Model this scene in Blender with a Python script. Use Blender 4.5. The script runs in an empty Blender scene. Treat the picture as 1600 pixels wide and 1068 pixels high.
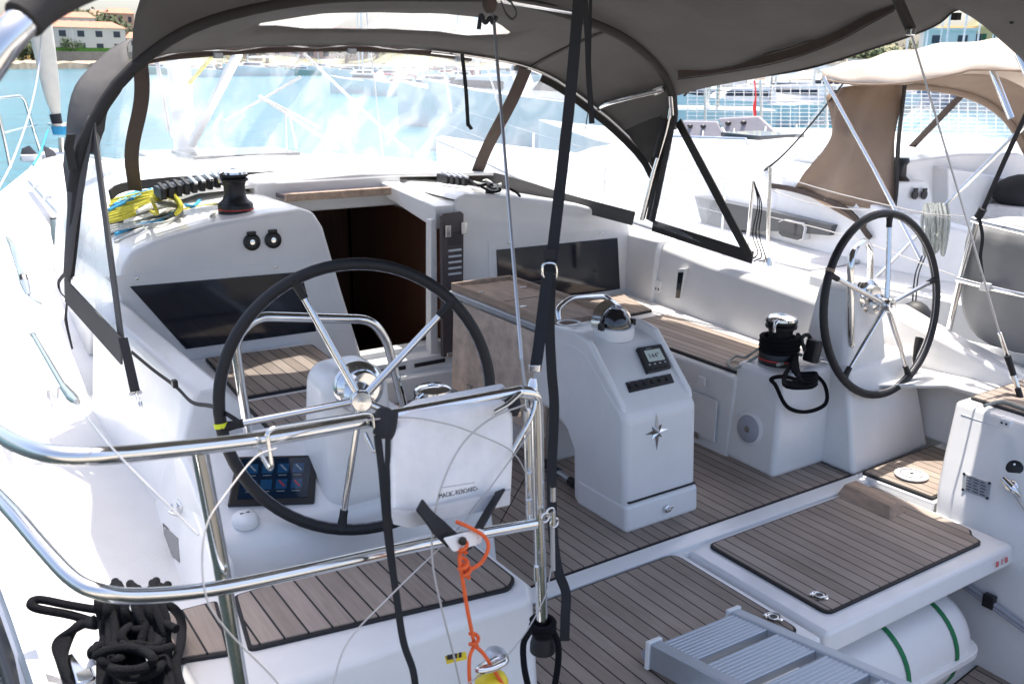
import bpy, bmesh, math, random
from mathutils import Vector, Matrix
random.seed(7)
S = bpy.context.scene
rad = math.radians
PI = math.pi
COL = S.collection

# ------------------------------------------------------------------ camera, sky, sun
CAMZ = 2.7
PITCH, YAW, ROLL, FPX = 0.28525, 0.59192, 0.01194, 1476.0
fwd = Vector((math.sin(YAW)*math.cos(PITCH), math.cos(YAW)*math.cos(PITCH), -math.sin(PITCH)))
_r0 = Vector((math.cos(YAW), -math.sin(YAW), 0)); _u0 = _r0.cross(fwd)
cright = _r0*math.cos(ROLL) + _u0*math.sin(ROLL)
cup = _u0*math.cos(ROLL) - _r0*math.sin(ROLL)
cam_d = bpy.data.cameras.new('camera'); cam = bpy.data.objects.new('camera', cam_d); COL.objects.link(cam)
cam.matrix_world = Matrix((( cright.x, cup.x, -fwd.x, 0), (cright.y, cup.y, -fwd.y, 0), (cright.z, cup.z, -fwd.z, CAMZ), (0, 0, 0, 1)))
cam_d.sensor_width = 36; cam_d.lens = FPX/1600*36; cam_d.clip_start = 0.05; cam_d.clip_end = 6000
cam_d.dof.use_dof = True; cam_d.dof.focus_distance = 4.3; cam_d.dof.aperture_fstop = 7.0
S.camera = cam

SUN_AZ, SUN_EL = rad(46), rad(71)          # azimuth from the bow (+Y) towards starboard (+X)
W = bpy.data.worlds.new('World'); S.world = W; W.use_nodes = True
nt = W.node_tree
bg = nt.nodes['Background']; bg.inputs['Strength'].default_value = 0.15
sky = nt.nodes.new('ShaderNodeTexSky'); sky.sky_type = 'NISHITA'; sky.sun_disc = False
sky.sun_elevation = SUN_EL; sky.sun_rotation = SUN_AZ; sky.air_density = .75; sky.dust_density = 4.0; sky.ozone_density = .4
nt.links.new(sky.outputs[0], bg.inputs[0])
sl = bpy.data.lights.new('sun', 'SUN'); so = bpy.data.objects.new('sun', sl); COL.objects.link(so)
sl.energy = 3.15; sl.angle = rad(0.5); sl.color = (1, .94, .86)
sd = Vector((math.sin(SUN_AZ)*math.cos(SUN_EL), math.cos(SUN_AZ)*math.cos(SUN_EL), math.sin(SUN_EL)))
so.rotation_euler = sd.to_track_quat('Z', 'Y').to_euler(); so.location = sd*50
S.view_settings.view_transform = 'Standard'; S.view_settings.look = 'None'
S.view_settings.exposure = 1.38; S.view_settings.gamma = 1

def at(px, py, x=None, y=None, z=None):
    """the point of a real plane seen at a place of the photograph (1600 x 1068)"""
    d = fwd + cright*((px-800)/FPX) + cup*((534-py)/FPX)
    if x is not None: t = x/d.x
    elif y is not None: t = y/d.y
    else: t = (z-CAMZ)/d.z
    return Vector((0, 0, CAMZ)) + d*t

# ------------------------------------------------------------------ materials
MATS = {}
def mat(name, col, rough=.5, metal=0, coat=0, bump=0, bscale=40, var=0, vscale=6, spec=.5, trans=0, alpha=1, stretch=None, ior=1.45, sheen=0):
    m = bpy.data.materials.new(name); m.use_nodes = True
    n = m.node_tree.nodes; l = m.node_tree.links; b = n['Principled BSDF']
    b.inputs['Base Color'].default_value = (*col, 1); b.inputs['Roughness'].default_value = rough
    b.inputs['Metallic'].default_value = metal; b.inputs['Coat Weight'].default_value = coat
    b.inputs['Coat Roughness'].default_value = .08; b.inputs['Specular IOR Level'].default_value = spec
    b.inputs['Transmission Weight'].default_value = trans; b.inputs['IOR'].default_value = ior
    if sheen: b.inputs['Sheen Weight'].default_value = sheen
    tc = n.new('ShaderNodeTexCoord'); mp = n.new('ShaderNodeMapping'); l.new(tc.outputs['Object'], mp.inputs[0])
    if stretch: mp.inputs['Scale'].default_value = stretch
    if var:
        no = n.new('ShaderNodeTexNoise'); no.inputs['Scale'].default_value = vscale; no.inputs['Detail'].default_value = 6
        no.inputs['Roughness'].default_value = .65
        l.new(mp.outputs[0], no.inputs[0])
        r = n.new('ShaderNodeValToRGB'); r.color_ramp.elements[0].position = .3; r.color_ramp.elements[1].position = .72
        r.color_ramp.elements[0].color = (*[c*(1-var) for c in col], 1); r.color_ramp.elements[1].color = (*[min(1, c*(1+var)) for c in col], 1)
        l.new(no.outputs[0], r.inputs[0]); l.new(r.outputs[0], b.inputs['Base Color'])
        mr = n.new('ShaderNodeMapRange'); mr.inputs[3].default_value = max(0, rough-.08); mr.inputs[4].default_value = min(1, rough+.12)
        l.new(no.outputs[0], mr.inputs[0]); l.new(mr.outputs[0], b.inputs['Roughness'])
    if bump:
        nb = n.new('ShaderNodeTexNoise'); nb.inputs['Scale'].default_value = bscale; nb.inputs['Detail'].default_value = 5
        l.new(mp.outputs[0], nb.inputs[0])
        bp = n.new('ShaderNodeBump'); bp.inputs['Strength'].default_value = bump; bp.inputs['Distance'].default_value = .02
        l.new(nb.outputs[0], bp.inputs['Height']); l.new(bp.outputs[0], b.inputs['Normal'])
    MATS[name] = m
    return m

def teak_mat(name, axis=0, pitch=.056, base=(.31, .255, .215), line=.09):
    m = bpy.data.materials.new(name); m.use_nodes = True
    n = m.node_tree.nodes; l = m.node_tree.links; b = n['Principled BSDF']
    tc = n.new('ShaderNodeTexCoord'); sx = n.new('ShaderNodeSeparateXYZ'); l.new(tc.outputs['Object'], sx.inputs[0])
    def M(op, a, bb=None):
        k = n.new('ShaderNodeMath'); k.operation = op
        for i, v in enumerate((a, bb)):
            if v is None: continue
            if isinstance(v, (int, float)): k.inputs[i].default_value = v
            else: l.new(v, k.inputs[i])
        return k.outputs[0]
    u = M('DIVIDE', sx.outputs[axis], pitch); fr = M('FRACT', u); fl = M('FLOOR', u)
    lm = M('LESS_THAN', fr, line)
    wn = n.new('ShaderNodeTexWhiteNoise'); wn.noise_dimensions = '1D'; l.new(fl, wn.inputs['W'])
    mp = n.new('ShaderNodeMapping'); mp.inputs['Scale'].default_value = (60, 3, 60) if axis == 0 else (3, 60, 60); l.new(tc.outputs['Object'], mp.inputs[0])
    g = n.new('ShaderNodeTexNoise'); g.inputs['Scale'].default_value = 2.2; g.inputs['Detail'].default_value = 8; g.inputs['Roughness'].default_value = .7; l.new(mp.outputs[0], g.inputs[0])
    g2 = n.new('ShaderNodeTexNoise'); g2.inputs['Scale'].default_value = 3.5; g2.inputs['Detail'].default_value = 5; l.new(tc.outputs['Object'], g2.inputs[0])
    v = M('ADD', M('MULTIPLY', M('SUBTRACT', wn.outputs[0], .5), .30), M('MULTIPLY', M('SUBTRACT', g.outputs[0], .5), .75))
    v = M('ADD', v, M('MULTIPLY', M('SUBTRACT', g2.outputs[0], .5), .55))
    r = n.new('ShaderNodeValToRGB'); r.color_ramp.elements[0].position = .15; r.color_ramp.elements[1].position = .85
    r.color_ramp.elements[0].color = (base[0]*.62, base[1]*.6, base[2]*.58, 1); r.color_ramp.elements[1].color = (base[0]*1.38, base[1]*1.38, base[2]*1.38, 1)
    l.new(M('ADD', v, .5), r.inputs[0])
    mx = n.new('ShaderNodeMix'); mx.data_type = 'RGBA'; l.new(lm, mx.inputs[0]); l.new(r.outputs[0], mx.inputs[6]); mx.inputs[7].default_value = (.012, .013, .016, 1)
    l.new(mx.outputs[2], b.inputs['Base Color'])
    b.inputs['Roughness'].default_value = .62; b.inputs['Specular IOR Level'].default_value = .35
    bp = n.new('ShaderNodeBump'); bp.inputs['Strength'].default_value = .35; bp.inputs['Distance'].default_value = .004
    l.new(M('SUBTRACT', M('MULTIPLY', g.outputs[0], .5), lm), bp.inputs['Height']); l.new(bp.outputs[0], b.inputs['Normal'])
    return m

def vinyl_mat(name, haze=.25, tint=(.93, .96, .98), streak=5.0, milk=.32, thr=.5):
    """clear window foil: mostly see-through, with milky creases and a gloss"""
    m = bpy.data.materials.new(name); m.use_nodes = True
    n = m.node_tree.nodes; l = m.node_tree.links; n.remove(n['Principled BSDF']); out = n['Material Output']
    tr = n.new('ShaderNodeBsdfTransparent'); tr.inputs[0].default_value = (*tint, 1)
    di = n.new('ShaderNodeBsdfDiffuse'); di.inputs[0].default_value = (.85, .87, .9, 1)
    tl = n.new('ShaderNodeBsdfTranslucent'); tl.inputs[0].default_value = (.9, .92, .94, 1)
    md = n.new('ShaderNodeMixShader'); md.inputs[0].default_value = .6; l.new(di.outputs[0], md.inputs[1]); l.new(tl.outputs[0], md.inputs[2])
    gl = n.new('ShaderNodeBsdfGlossy'); gl.inputs['Roughness'].default_value = .09; gl.inputs[0].default_value = (1, 1, 1, 1)
    tc = n.new('ShaderNodeTexCoord')
    mp = n.new('ShaderNodeMapping'); mp.inputs['Rotation'].default_value = (.3, .5, .2); mp.inputs['Scale'].default_value = (1.0, .5, .35); l.new(tc.outputs['Object'], mp.inputs[0])
    n1 = n.new('ShaderNodeTexNoise'); n1.inputs['Scale'].default_value = streak; n1.inputs['Detail'].default_value = 7; n1.inputs['Distortion'].default_value = .9; l.new(mp.outputs[0], n1.inputs[0])
    n2 = n.new('ShaderNodeTexNoise'); n2.inputs['Scale'].default_value = 1.3; n2.inputs['Detail'].default_value = 2; l.new(tc.outputs['Object'], n2.inputs[0])
    r1 = n.new('ShaderNodeValToRGB'); r1.color_ramp.elements[0].position = thr; r1.color_ramp.elements[1].position = .86
    r1.color_ramp.elements[0].color = (0, 0, 0, 1); r1.color_ramp.elements[1].color = (milk, milk, milk, 1); l.new(n1.outputs[0], r1.inputs[0])
    a = n.new('ShaderNodeMath'); a.operation = 'MULTIPLY_ADD'; l.new(n2.outputs[0], a.inputs[0]); a.inputs[1].default_value = haze*1.1; l.new(r1.outputs[0], a.inputs[2])
    a2 = n.new('ShaderNodeMath'); a2.operation = 'ADD'; a2.use_clamp = True; l.new(a.outputs[0], a2.inputs[0]); a2.inputs[1].default_value = haze*.2
    a3 = n.new('ShaderNodeMath'); a3.operation = 'MINIMUM'; l.new(a2.outputs[0], a3.inputs[0]); a3.inputs[1].default_value = .8
    m1 = n.new('ShaderNodeMixShader'); l.new(a3.outputs[0], m1.inputs[0]); l.new(tr.outputs[0], m1.inputs[1]); l.new(md.outputs[0], m1.inputs[2])
    fr = n.new('ShaderNodeValue'); fr.outputs[0].default_value = .045
    m2 = n.new('ShaderNodeMixShader'); l.new(fr.outputs[0], m2.inputs[0]); l.new(m1.outputs[0], m2.inputs[1]); l.new(gl.outputs[0], m2.inputs[2])
    bp = n.new('ShaderNodeBump'); bp.inputs['Strength'].default_value = .25; bp.inputs['Distance'].default_value = .02; l.new(n1.outputs[0], bp.inputs['Height'])
    l.new(bp.outputs[0], gl.inputs['Normal'])
    l.new(m2.outputs[0], out.inputs[0])
    return m

def canvas_mat(name, col, tl=.12):
    m = mat(name, col, rough=.85, bump=.12, bscale=350, var=.12, vscale=2.5, spec=.2)
    n = m.node_tree.nodes; l = m.node_tree.links
    b = n['Principled BSDF']; t = n.new('ShaderNodeBsdfTranslucent'); t.inputs[0].default_value = (*[min(1, c*1.6) for c in col], 1)
    mx = n.new('ShaderNodeMixShader'); mx.inputs[0].default_value = tl
    l.new(b.outputs[0], mx.inputs[1]); l.new(t.outputs[0], mx.inputs[2]); l.new(mx.outputs[0], n['Material Output'].inputs[0])
    # broad sag wrinkles
    tc = n.new('ShaderNodeTexCoord'); mp = n.new('ShaderNodeMapping'); mp.inputs['Scale'].default_value = (1, .35, 1); l.new(tc.outputs['Object'], mp.inputs[0])
    w = n.new('ShaderNodeTexNoise'); w.inputs['Scale'].default_value = 4; w.inputs['Detail'].default_value = 3; l.new(mp.outputs[0], w.inputs[0])
    bp = n.new('ShaderNodeBump'); bp.inputs['Strength'].default_value = .35; bp.inputs['Distance'].default_value = .05; l.new(w.outputs[0], bp.inputs['Height'])
    old = b.inputs['Normal'].links[0].from_node; l.new(bp.outputs[0], old.inputs['Normal'])
    return m

GEL = mat('gelcoat', (.775, .77, .76), .30, coat=.35, bump=.014, bscale=9, var=.075, vscale=1.9)
GELN = mat('nonskid_gelcoat', (.70, .70, .69), .55, bump=.35, bscale=260, var=.06, vscale=2)
GRAYGEL = mat('cool_gray_gelcoat', (.62, .64, .66), .35, coat=.2, var=.03)
TEAK = teak_mat('teak_planks', 0, base=(.31, .255, .215))
TEAKX = teak_mat('seat_teak_planks', 0, pitch=.062)
CAULK = mat('black_caulk', (.015, .015, .018), .6)
BAREWOOD = mat('weathered_teak', (.40, .29, .215), .65, var=.3, vscale=9, bump=.2, bscale=60, stretch=(3, .6, 3))
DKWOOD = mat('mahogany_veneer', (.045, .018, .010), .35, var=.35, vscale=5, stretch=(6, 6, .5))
STEEL = mat('polished_stainless', (.74, .74, .73), .12, metal=1, bump=.01, bscale=25, var=.04, vscale=12)
ALU = mat('brushed_aluminium', (.46, .50, .55), .42, metal=.75, bump=.05, bscale=200, var=.06)
WIRE = mat('stainless_wire', (.55, .55, .56), .35, metal=.8)
WHITEWIRE = mat('white_coated_wire', (.42, .41, .40), .45)
LEATHER = mat('black_leather', (.012, .012, .014), .5, bump=.15, bscale=260, var=.2, vscale=30)
RUBBER = mat('black_rubber', (.012, .012, .013), .55, var=.2)
BLKPLA = mat('black_plastic', (.016, .016, .018), .35, var=.15)
WHTPLA = mat('white_plastic', (.78, .78, .77), .35, var=.03)
WEB = mat('black_webbing', (.018, .019, .023), .75, bump=.3, bscale=400, var=.2)
CANVAS = canvas_mat('gray_acrylic_canvas', (.125, .121, .118), .14)
CANVASD = canvas_mat('dark_gray_canvas', (.050, .048, .047), .05)
BROWNC = canvas_mat('brown_gray_canvas', (.085, .066, .058), .08)
BEIGE = canvas_mat('beige_canvas', (.52, .45, .38), .15)
TAN = canvas_mat('tan_canvas', (.30, .225, .17), .15)
GREYCOVER = canvas_mat('gray_pvc_cover', (.27, .275, .28), .1)
VINYL = vinyl_mat('clear_window_foil', .16, streak=6, milk=.36, thr=.47)
VINYLR = vinyl_mat('roof_window_foil', .26, streak=3, milk=.4, thr=.45)
VINYLC = vinyl_mat('creased_window_foil', .30, streak=9, milk=.5, thr=.45)
GLASS = mat('dark_acrylic_glass', (.010, .014, .022), .06, coat=.6, spec=.6, var=.3, vscale=1.2)
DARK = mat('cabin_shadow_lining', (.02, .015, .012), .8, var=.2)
RUBYGLASS = mat('smoked_hatch_acrylic', (.10, .075, .085), .1, coat=.4)
DOORM = mat('brown_gray_acrylic_door', (.075, .062, .066), .35, var=.15)
ROPEBLK = mat('black_rope_braid', (.006, .0065, .009), .85, bump=.6, bscale=300, var=.3, vscale=80, spec=.2)
ROPEYEL = mat('yellow_rope_braid', (.62, .55, .05), .75, bump=.5, bscale=300, var=.25, vscale=60)
ROPEBLU = mat('blue_rope_braid', (.05, .35, .62), .75, bump=.5, bscale=300, var=.4, vscale=90)
ROPEWHT = mat('white_rope_braid', (.60, .60, .56), .75, bump=.5, bscale=300, var=.4, vscale=120)
ROPEGRY = mat('gray_green_rope_braid', (.36, .38, .35), .8, bump=.5, bscale=300, var=.35, vscale=90)
ORANGE = mat('orange_cord', (.80, .13, .03), .6, bump=.3, bscale=300, var=.15)
YELPLA = mat('yellow_plastic', (.72, .55, .02), .4, var=.1)
YELTAPE = mat('lime_tape', (.72, .78, .03), .5)
GREENW = mat('green_webbing', (.01, .17, .06), .6, var=.2)
BAGM = mat('white_pvc_fabric', (.76, .755, .75), .42, bump=.9, bscale=7, var=.10, vscale=9)
BANDM = mat('gray_pvc_band', (.50, .51, .53), .4, bump=.6, bscale=9, var=.12)
REDM = mat('red_marking', (.62, .03, .03), .5)
INK = mat('dark_print', (.03, .03, .035), .6)
PLATE = mat('engraved_plate', (.42, .45, .48), .35, metal=.5, var=.1)
SPKG = mat('gray_speaker_cone', (.36, .37, .42), .5, var=.1)
def screen_mat(name, cols, scale):
    m = bpy.data.materials.new(name); m.use_nodes = True
    n = m.node_tree.nodes; l = m.node_tree.links; b = n['Principled BSDF']
    b.inputs['Base Color'].default_value = (*cols[0], 1); b.inputs['Roughness'].default_value = .08
    b.inputs['Emission Color'].default_value = (*cols[0], 1); b.inputs['Emission Strength'].default_value = scale
    return m
LCD = screen_mat('lcd_glass', ((.30, .36, .36),), .12)
MFDB = screen_mat('chart_screen_blue', ((.003, .011, .026),), .08)
ICONB = screen_mat('screen_icon_blue', ((.006, .035, .085),), .12)
ICONW = screen_mat('screen_icon_white', ((.12, .15, .18),), .12)
ICONR = screen_mat('screen_icon_red', ((.18, .02, .03),), .12)
ICONG = screen_mat('screen_icon_green', ((.03, .12, .07),), .12)

# ------------------------------------------------------------------ building helpers
def V(*a): return Vector(a)
def resample(pts, closed=False, sub=6):
    pts = [Vector(p) for p in pts]
    if len(pts) < 3: return pts
    out = []; n = len(pts); last = n if closed else n-1
    for i in range(last):
        p0 = pts[(i-1) % n] if (closed or i > 0) else pts[0]*2-pts[1]
        p1 = pts[i]; p2 = pts[(i+1) % n]
        p3 = pts[(i+2) % n] if (closed or i+2 < n) else pts[-1]*2-pts[-2]
        for k in range(sub):
            t = k/sub
            out.append(.5*((2*p1)+(p2-p0)*t+(2*p0-5*p1+4*p2-p3)*t*t+(3*p1-p0-3*p2+p3)*t**3))
    if not closed: out.append(pts[-1])
    return out
def rounded(pts, r=.06, seg=6, closed=False):
    """a polyline with its corners rounded (bent pipe)"""
    pts = [Vector(p) for p in pts]; n = len(pts); out = []
    for i in range(n):
        if not closed and i in (0, n-1): out.append(pts[i]); continue
        a, b, c = pts[i-1], pts[i], pts[(i+1) % n]
        d1 = (a-b); d2 = (c-b); rr = min(r, d1.length*.48, d2.length*.48)
        s = b+d1.normalized()*rr; e = b+d2.normalized()*rr
        for k in range(seg+1):
            t = k/seg; out.append(s*(1-t)**2+b*2*t*(1-t)+e*t*t)
    return out

class MB:
    def __init__(s): s.bm = bmesh.new()
    def face(s, pts):
        vs = [s.bm.verts.new(p) for p in pts]
        return s.bm.faces.new(vs)
    def loft(s, rings, cap=True, closed=True, wrap=False):
        R = [[s.bm.verts.new(p) for p in r] for r in rings]
        n = len(R[0]); m = len(R)
        for i in range(m if wrap else m-1):
            a = R[i]; b = R[(i+1) % m]
            for j in range(n if closed else n-1):
                k = (j+1) % n
                s.bm.faces.new((a[j], a[k], b[k], b[j]))
        if cap and closed and not wrap:
            s.bm.faces.new(list(reversed(R[0]))); s.bm.faces.new(R[-1])
        return s
    def prism(s, poly, z0, z1, top=None):
        top = top or poly
        g = lambda p, z: Vector((p[0], p[1], p[2] if len(p) > 2 else z))
        return s.loft([[g(p, z0) for p in poly], [g(p, z1) for p in top]])
    def prism_y(s, poly, y0, y1): return s.loft([[V(p[0], y0, p[1]) for p in poly], [V(p[0], y1, p[1]) for p in poly]])
    def prism_x(s, poly, x0, x1): return s.loft([[V(x0, p[0], p[1]) for p in poly], [V(x1, p[0], p[1]) for p in poly]])
    def box(s, c, d, rot=None):
        M = rot if rot is not None else Matrix.Identity(3)
        c = Vector(c); q = [(-1, -1), (1, -1), (1, 1), (-1, 1)]
        return s.loft([[c+M @ V(a*d[0]/2, b*d[1]/2, z*d[2]/2) for a, b in q] for z in (-1, 1)])
    def tube(s, pts, r, closed=False, n=10, sub=6, smooth=True, cap=True):
        P = resample(pts, closed, sub) if smooth else [Vector(p) for p in pts]
        N = len(P); rr = r if isinstance(r, (list, tuple)) else None
        rings = []; nrm = None
        for i in range(N):
            if closed: t = P[(i+1) % N]-P[i-1]
            else: t = P[min(i+1, N-1)]-P[max(i-1, 0)]
            if t.length < 1e-9: t = V(0, 0, 1)
            t.normalize()
            if nrm is None:
                nrm = t.orthogonal().normalized()
            else:
                nrm = nrm-t*nrm.dot(t)
                nrm = nrm.normalized() if nrm.length > 1e-6 else t.orthogonal().normalized()
            b = t.cross(nrm)
            if rr:
                f = i/(N-1)*(len(rr)-1); k = min(int(f), len(rr)-2); q = rr[k]+(rr[k+1]-rr[k])*(f-k)
            else: q = r
            rings.append([P[i]+(nrm*math.cos(a)+b*math.sin(a))*q for a in [2*PI*j/n for j in range(n)]])
        return s.loft(rings, cap=cap and not closed, wrap=closed)
    def lathe(s, prof, o=(0, 0, 0), axis=(0, 0, 1), n=28, cap=True):
        ax = Vector(axis).normalized(); u = ax.orthogonal().normalized(); w = ax.cross(u); o = Vector(o)
        return s.loft([[o+ax*z+(u*math.cos(a)+w*math.sin(a))*max(r, 1e-4) for a in [2*PI*j/n for j in range(n)]] for r, z in prof], cap=cap)
    def ball(s, c, r, n=14, m=9):
        c = Vector(c); r = Vector((r, r, r)) if isinstance(r, (int, float)) else Vector(r)
        rings = []
        for i in range(1, m):
            t = PI*i/m
            rings.append([c+V(r.x*math.sin(t)*math.cos(a), r.y*math.sin(t)*math.sin(a), -r.z*math.cos(t)) for a in [2*PI*j/n for j in range(n)]])
        return s.loft(rings)
    def grid(s, rows): return s.loft(rows, cap=False, closed=False)
    def strap(s, pts, w, side, th=.003, sub=6):
        P = resample(pts, sub=sub); side = Vector(side)
        rings = []
        for i, p in enumerate(P):
            t = (P[min(i+1, len(P)-1)]-P[max(i-1, 0)]).normalized()
            a = (side-t*side.dot(t)).normalized(); b = t.cross(a)
            rings.append([p+a*w/2+b*th/2, p-a*w/2+b*th/2, p-a*w/2-b*th/2, p+a*w/2-b*th/2])
        return s.loft(rings)
    def build(s, name, m, parent=None, bevel=0, seg=3, solid=0, smooth=True, angle=40, subsurf=0, label=None):
        bm = s.bm
        if parent is not None:
            o = parent.matrix_world.translation if False else base_of(parent)
            bmesh.ops.translate(bm, verts=bm.verts, vec=-o)
        bmesh.ops.recalc_face_normals(bm, faces=bm.faces)
        me = bpy.data.meshes.new(name); bm.to_mesh(me); bm.free()
        if smooth:
            for p in me.polygons: p.use_smooth = True
            me.set_sharp_from_angle(angle=rad(angle))
        me.materials.append(m)
        ob = bpy.data.objects.new(name, me); COL.objects.link(ob)
        if parent is not None: ob.parent = parent
        if solid:
            q = ob.modifiers.new('thickness', 'SOLIDIFY'); q.thickness = solid; q.offset = 0
        if bevel:
            q = ob.modifiers.new('edge', 'BEVEL'); q.width = bevel; q.segments = seg; q.limit_method = 'ANGLE'; q.angle_limit = rad(28); q.harden_normals = True
            for p in me.polygons: p.use_smooth = True
        if subsurf:
            q = ob.modifiers.new('soft', 'SUBSURF'); q.levels = subsurf; q.render_levels = subsurf
        if label: ob['label'] = label
        return ob
def base_of(o):
    v = Vector((0, 0, 0))
    while o is not None:
        v = v + Vector(o.location); o = o.parent
    return v
def tag(o, label, cat, group=None):
    o['label'] = label; o['category'] = cat
    if group: o['group'] = group
    return o
def thing(name, label, cat, loc=(0, 0, 0), group=None):
    o = bpy.data.objects.new(name, None); COL.objects.link(o); o.location = loc; o.empty_display_size = .1
    return tag(o, label, cat, group)
def structure(o): o['kind'] = 'structure'; return o
def copy_tree(o, parent=None, loc=None):
    c = o.copy(); COL.objects.link(c); c.parent = parent
    if loc is not None: c.location = loc
    for ch in list(o.children): copy_tree(ch, c)
    return c
def rotm(ax, ang): return Matrix.Rotation(ang, 3, ax)
def writing(text, o, u, v, size, m, name, parent, depth=.0012):
    """lettering standing on the plane spanned by u (reading direction) and v (up)"""
    cu = bpy.data.curves.new('lettering', 'FONT'); cu.body = text; cu.size = size; cu.extrude = depth; cu.align_x = 'CENTER'; cu.align_y = 'CENTER'
    t = bpy.data.objects.new('lettering', cu); COL.objects.link(t)
    me = bpy.data.meshes.new_from_object(t.evaluated_get(bpy.context.evaluated_depsgraph_get()))
    bpy.data.objects.remove(t); bpy.data.curves.remove(cu)
    u = Vector(u).normalized(); v = (Vector(v)-u*Vector(v).dot(u)).normalized(); w = u.cross(v)
    b = base_of(parent)
    for q in me.vertices: q.co = Vector(o)+u*q.co.x+v*q.co.y+w*q.co.z-b
    me.materials.clear(); me.materials.append(m)
    ob = bpy.data.objects.new(name, me); COL.objects.link(ob); ob.parent = parent
    return ob
def inset(poly, d):
    n = len(poly); area = sum(poly[i][0]*poly[(i+1) % n][1]-poly[(i+1) % n][0]*poly[i][1] for i in range(n))
    sg = 1 if area > 0 else -1; out = []
    for i in range(n):
        a = Vector(poly[i-1][:2]); b = Vector(poly[i][:2]); c = Vector(poly[(i+1) % n][:2])
        e1 = (b-a).normalized(); e2 = (c-b).normalized()
        n1 = Vector((-e1.y, e1.x))*sg; n2 = Vector((-e2.y, e2.x))*sg
        k = (n1+n2); k = k/max(k.dot(n1), .3); out.append((b.x+k.x*d, b.y+k.y*d))
    return out
def round_poly(poly, r=.03, seg=4):
    return [(p.x, p.y) for p in rounded([V(p[0], p[1], 0) for p in poly], r, seg, True)]
def teak_panel(poly, z, parent, m=None, r=.03, name='teak_panel'):
    """a teak panel with a black caulked margin, standing 6 mm proud of the moulding"""
    p = round_poly(poly, r)
    o = MB().prism(p, z-.012, z+.004).build('caulk_margin' if parent else name, CAULK, parent)
    t = MB().prism(inset(p, .010), z-.01, z+.008).build(name, m or TEAK, parent)
    base = base_of(parent); 
    o.parent = t; o.location = (0, 0, 0)
    return t
ZS = .84                                  # cockpit sole
XC = 2.54

# ================================================================== WATER
def cen(y): return XC-.05*max(0., y-2.6)
wm = mat('sea_water', (.012, .16, .21), .12, spec=.5)
n_ = wm.node_tree.nodes; l_ = wm.node_tree.links; b_ = n_['Principled BSDF']
tc_ = n_.new('ShaderNodeTexCoord'); mp_ = n_.new('ShaderNodeMapping'); mp_.inputs['Scale'].default_value = (1, .6, 1); mp_.inputs['Rotation'].default_value = (0, 0, .5); l_.new(tc_.outputs['Object'], mp_.inputs[0])
w1 = n_.new('ShaderNodeTexNoise'); w1.inputs['Scale'].default_value = .55; w1.inputs['Detail'].default_value = 8; w1.inputs['Roughness'].default_value = .62; l_.new(mp_.outputs[0], w1.inputs[0])
bp_ = n_.new('ShaderNodeBump'); bp_.inputs['Strength'].default_value = .8; bp_.inputs['Distance'].default_value = .45; l_.new(w1.outputs[0], bp_.inputs['Height']); l_.new(bp_.outputs[0], b_.inputs['Normal'])
w2 = n_.new('ShaderNodeTexNoise'); w2.inputs['Scale'].default_value = .012; w2.inputs['Detail'].default_value = 4; l_.new(tc_.outputs['Object'], w2.inputs[0])
rr_ = n_.new('ShaderNodeValToRGB'); rr_.color_ramp.elements[0].position = .35; rr_.color_ramp.elements[1].position = .7
rr_.color_ramp.elements[0].color = (.010, .135, .18, 1); rr_.color_ramp.elements[1].color = (.018, .20, .25, 1)
l_.new(w2.outputs[0], rr_.inputs[0])
sx_ = n_.new('ShaderNodeSeparateXYZ'); l_.new(tc_.outputs['Object'], sx_.inputs[0])
mr_ = n_.new('ShaderNodeMapRange'); mr_.interpolation_type = 'SMOOTHSTEP'; mr_.inputs[1].default_value = 6; mr_.inputs[2].default_value = 24; l_.new(sx_.outputs[1], mr_.inputs[0])
mxw = n_.new('ShaderNodeMix'); mxw.data_type = 'RGBA'; l_.new(mr_.outputs[0], mxw.inputs[0]); mxw.inputs[6].default_value = (.012, .020, .019, 1)
l_.new(rr_.outputs[0], mxw.inputs[7]); l_.new(mxw.outputs[2], b_.inputs['Base Color'])
wb = MB(); wb.face([V(-3000, -300, 0), V(3000, -300, 0), V(3000, 4000, 0), V(-3000, 4000, 0)])
structure(wb.build('water', wm, smooth=False))

# the quay the gangway leads to (behind and below the viewpoint)
QM = mat('quay_concrete', (.36, .33, .29), .85, var=.15, vscale=1.5, bump=.3, bscale=30)
structure(MB().prism([(-60, -40), (80, -40), (80, -.35), (-60, -.35)], -1, .95).build('quay', QM))

# ================================================================== THE YACHT (moulded parts)
Y = thing('sailing_yacht', 'white sailing yacht with teak cockpit sole that fills the foreground', 'sailboat', (2.5, 5, 0))
SH = [(.9, .20), (1.9, .14), (2.5, .13), (4, .08), (6, .08), (8, .33), (10, .85), (12, 1.45), (13.9, 1.93)]     # port sheer (y, x)
def sheer(y):
    for (a, xa), (b, xb) in zip(SH, SH[1:]):
        if a <= y <= b: return xa+(xb-xa)*(y-a)/(b-a)
    return SH[-1][1]
def dz(y): return 1.2+max(0, y-5)/8.9*.32
ys = [.9, 1.9, 2.5, 4, 5.3, 6.5, 8, 9.5, 11, 12.5, 13.9]
rings = []
for y in ys:
    p = sheer(y); s = 2*cen(y)-p; k = min(.45, (s-p)*.2); z = dz(y)
    zt = z if y > 1.95 else .38
    rings.append([V(p, y, zt), V(p+k*.25, y, .5 if zt > .5 else .3), V(p+k, y, -.15), V(s-k, y, -.15), V(s-k*.25, y, .5 if zt > .5 else .3), V(s, y, zt)])
MB().loft(rings, cap=False, closed=False).build('hull', GEL, Y, angle=60, solid=.02)
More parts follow.
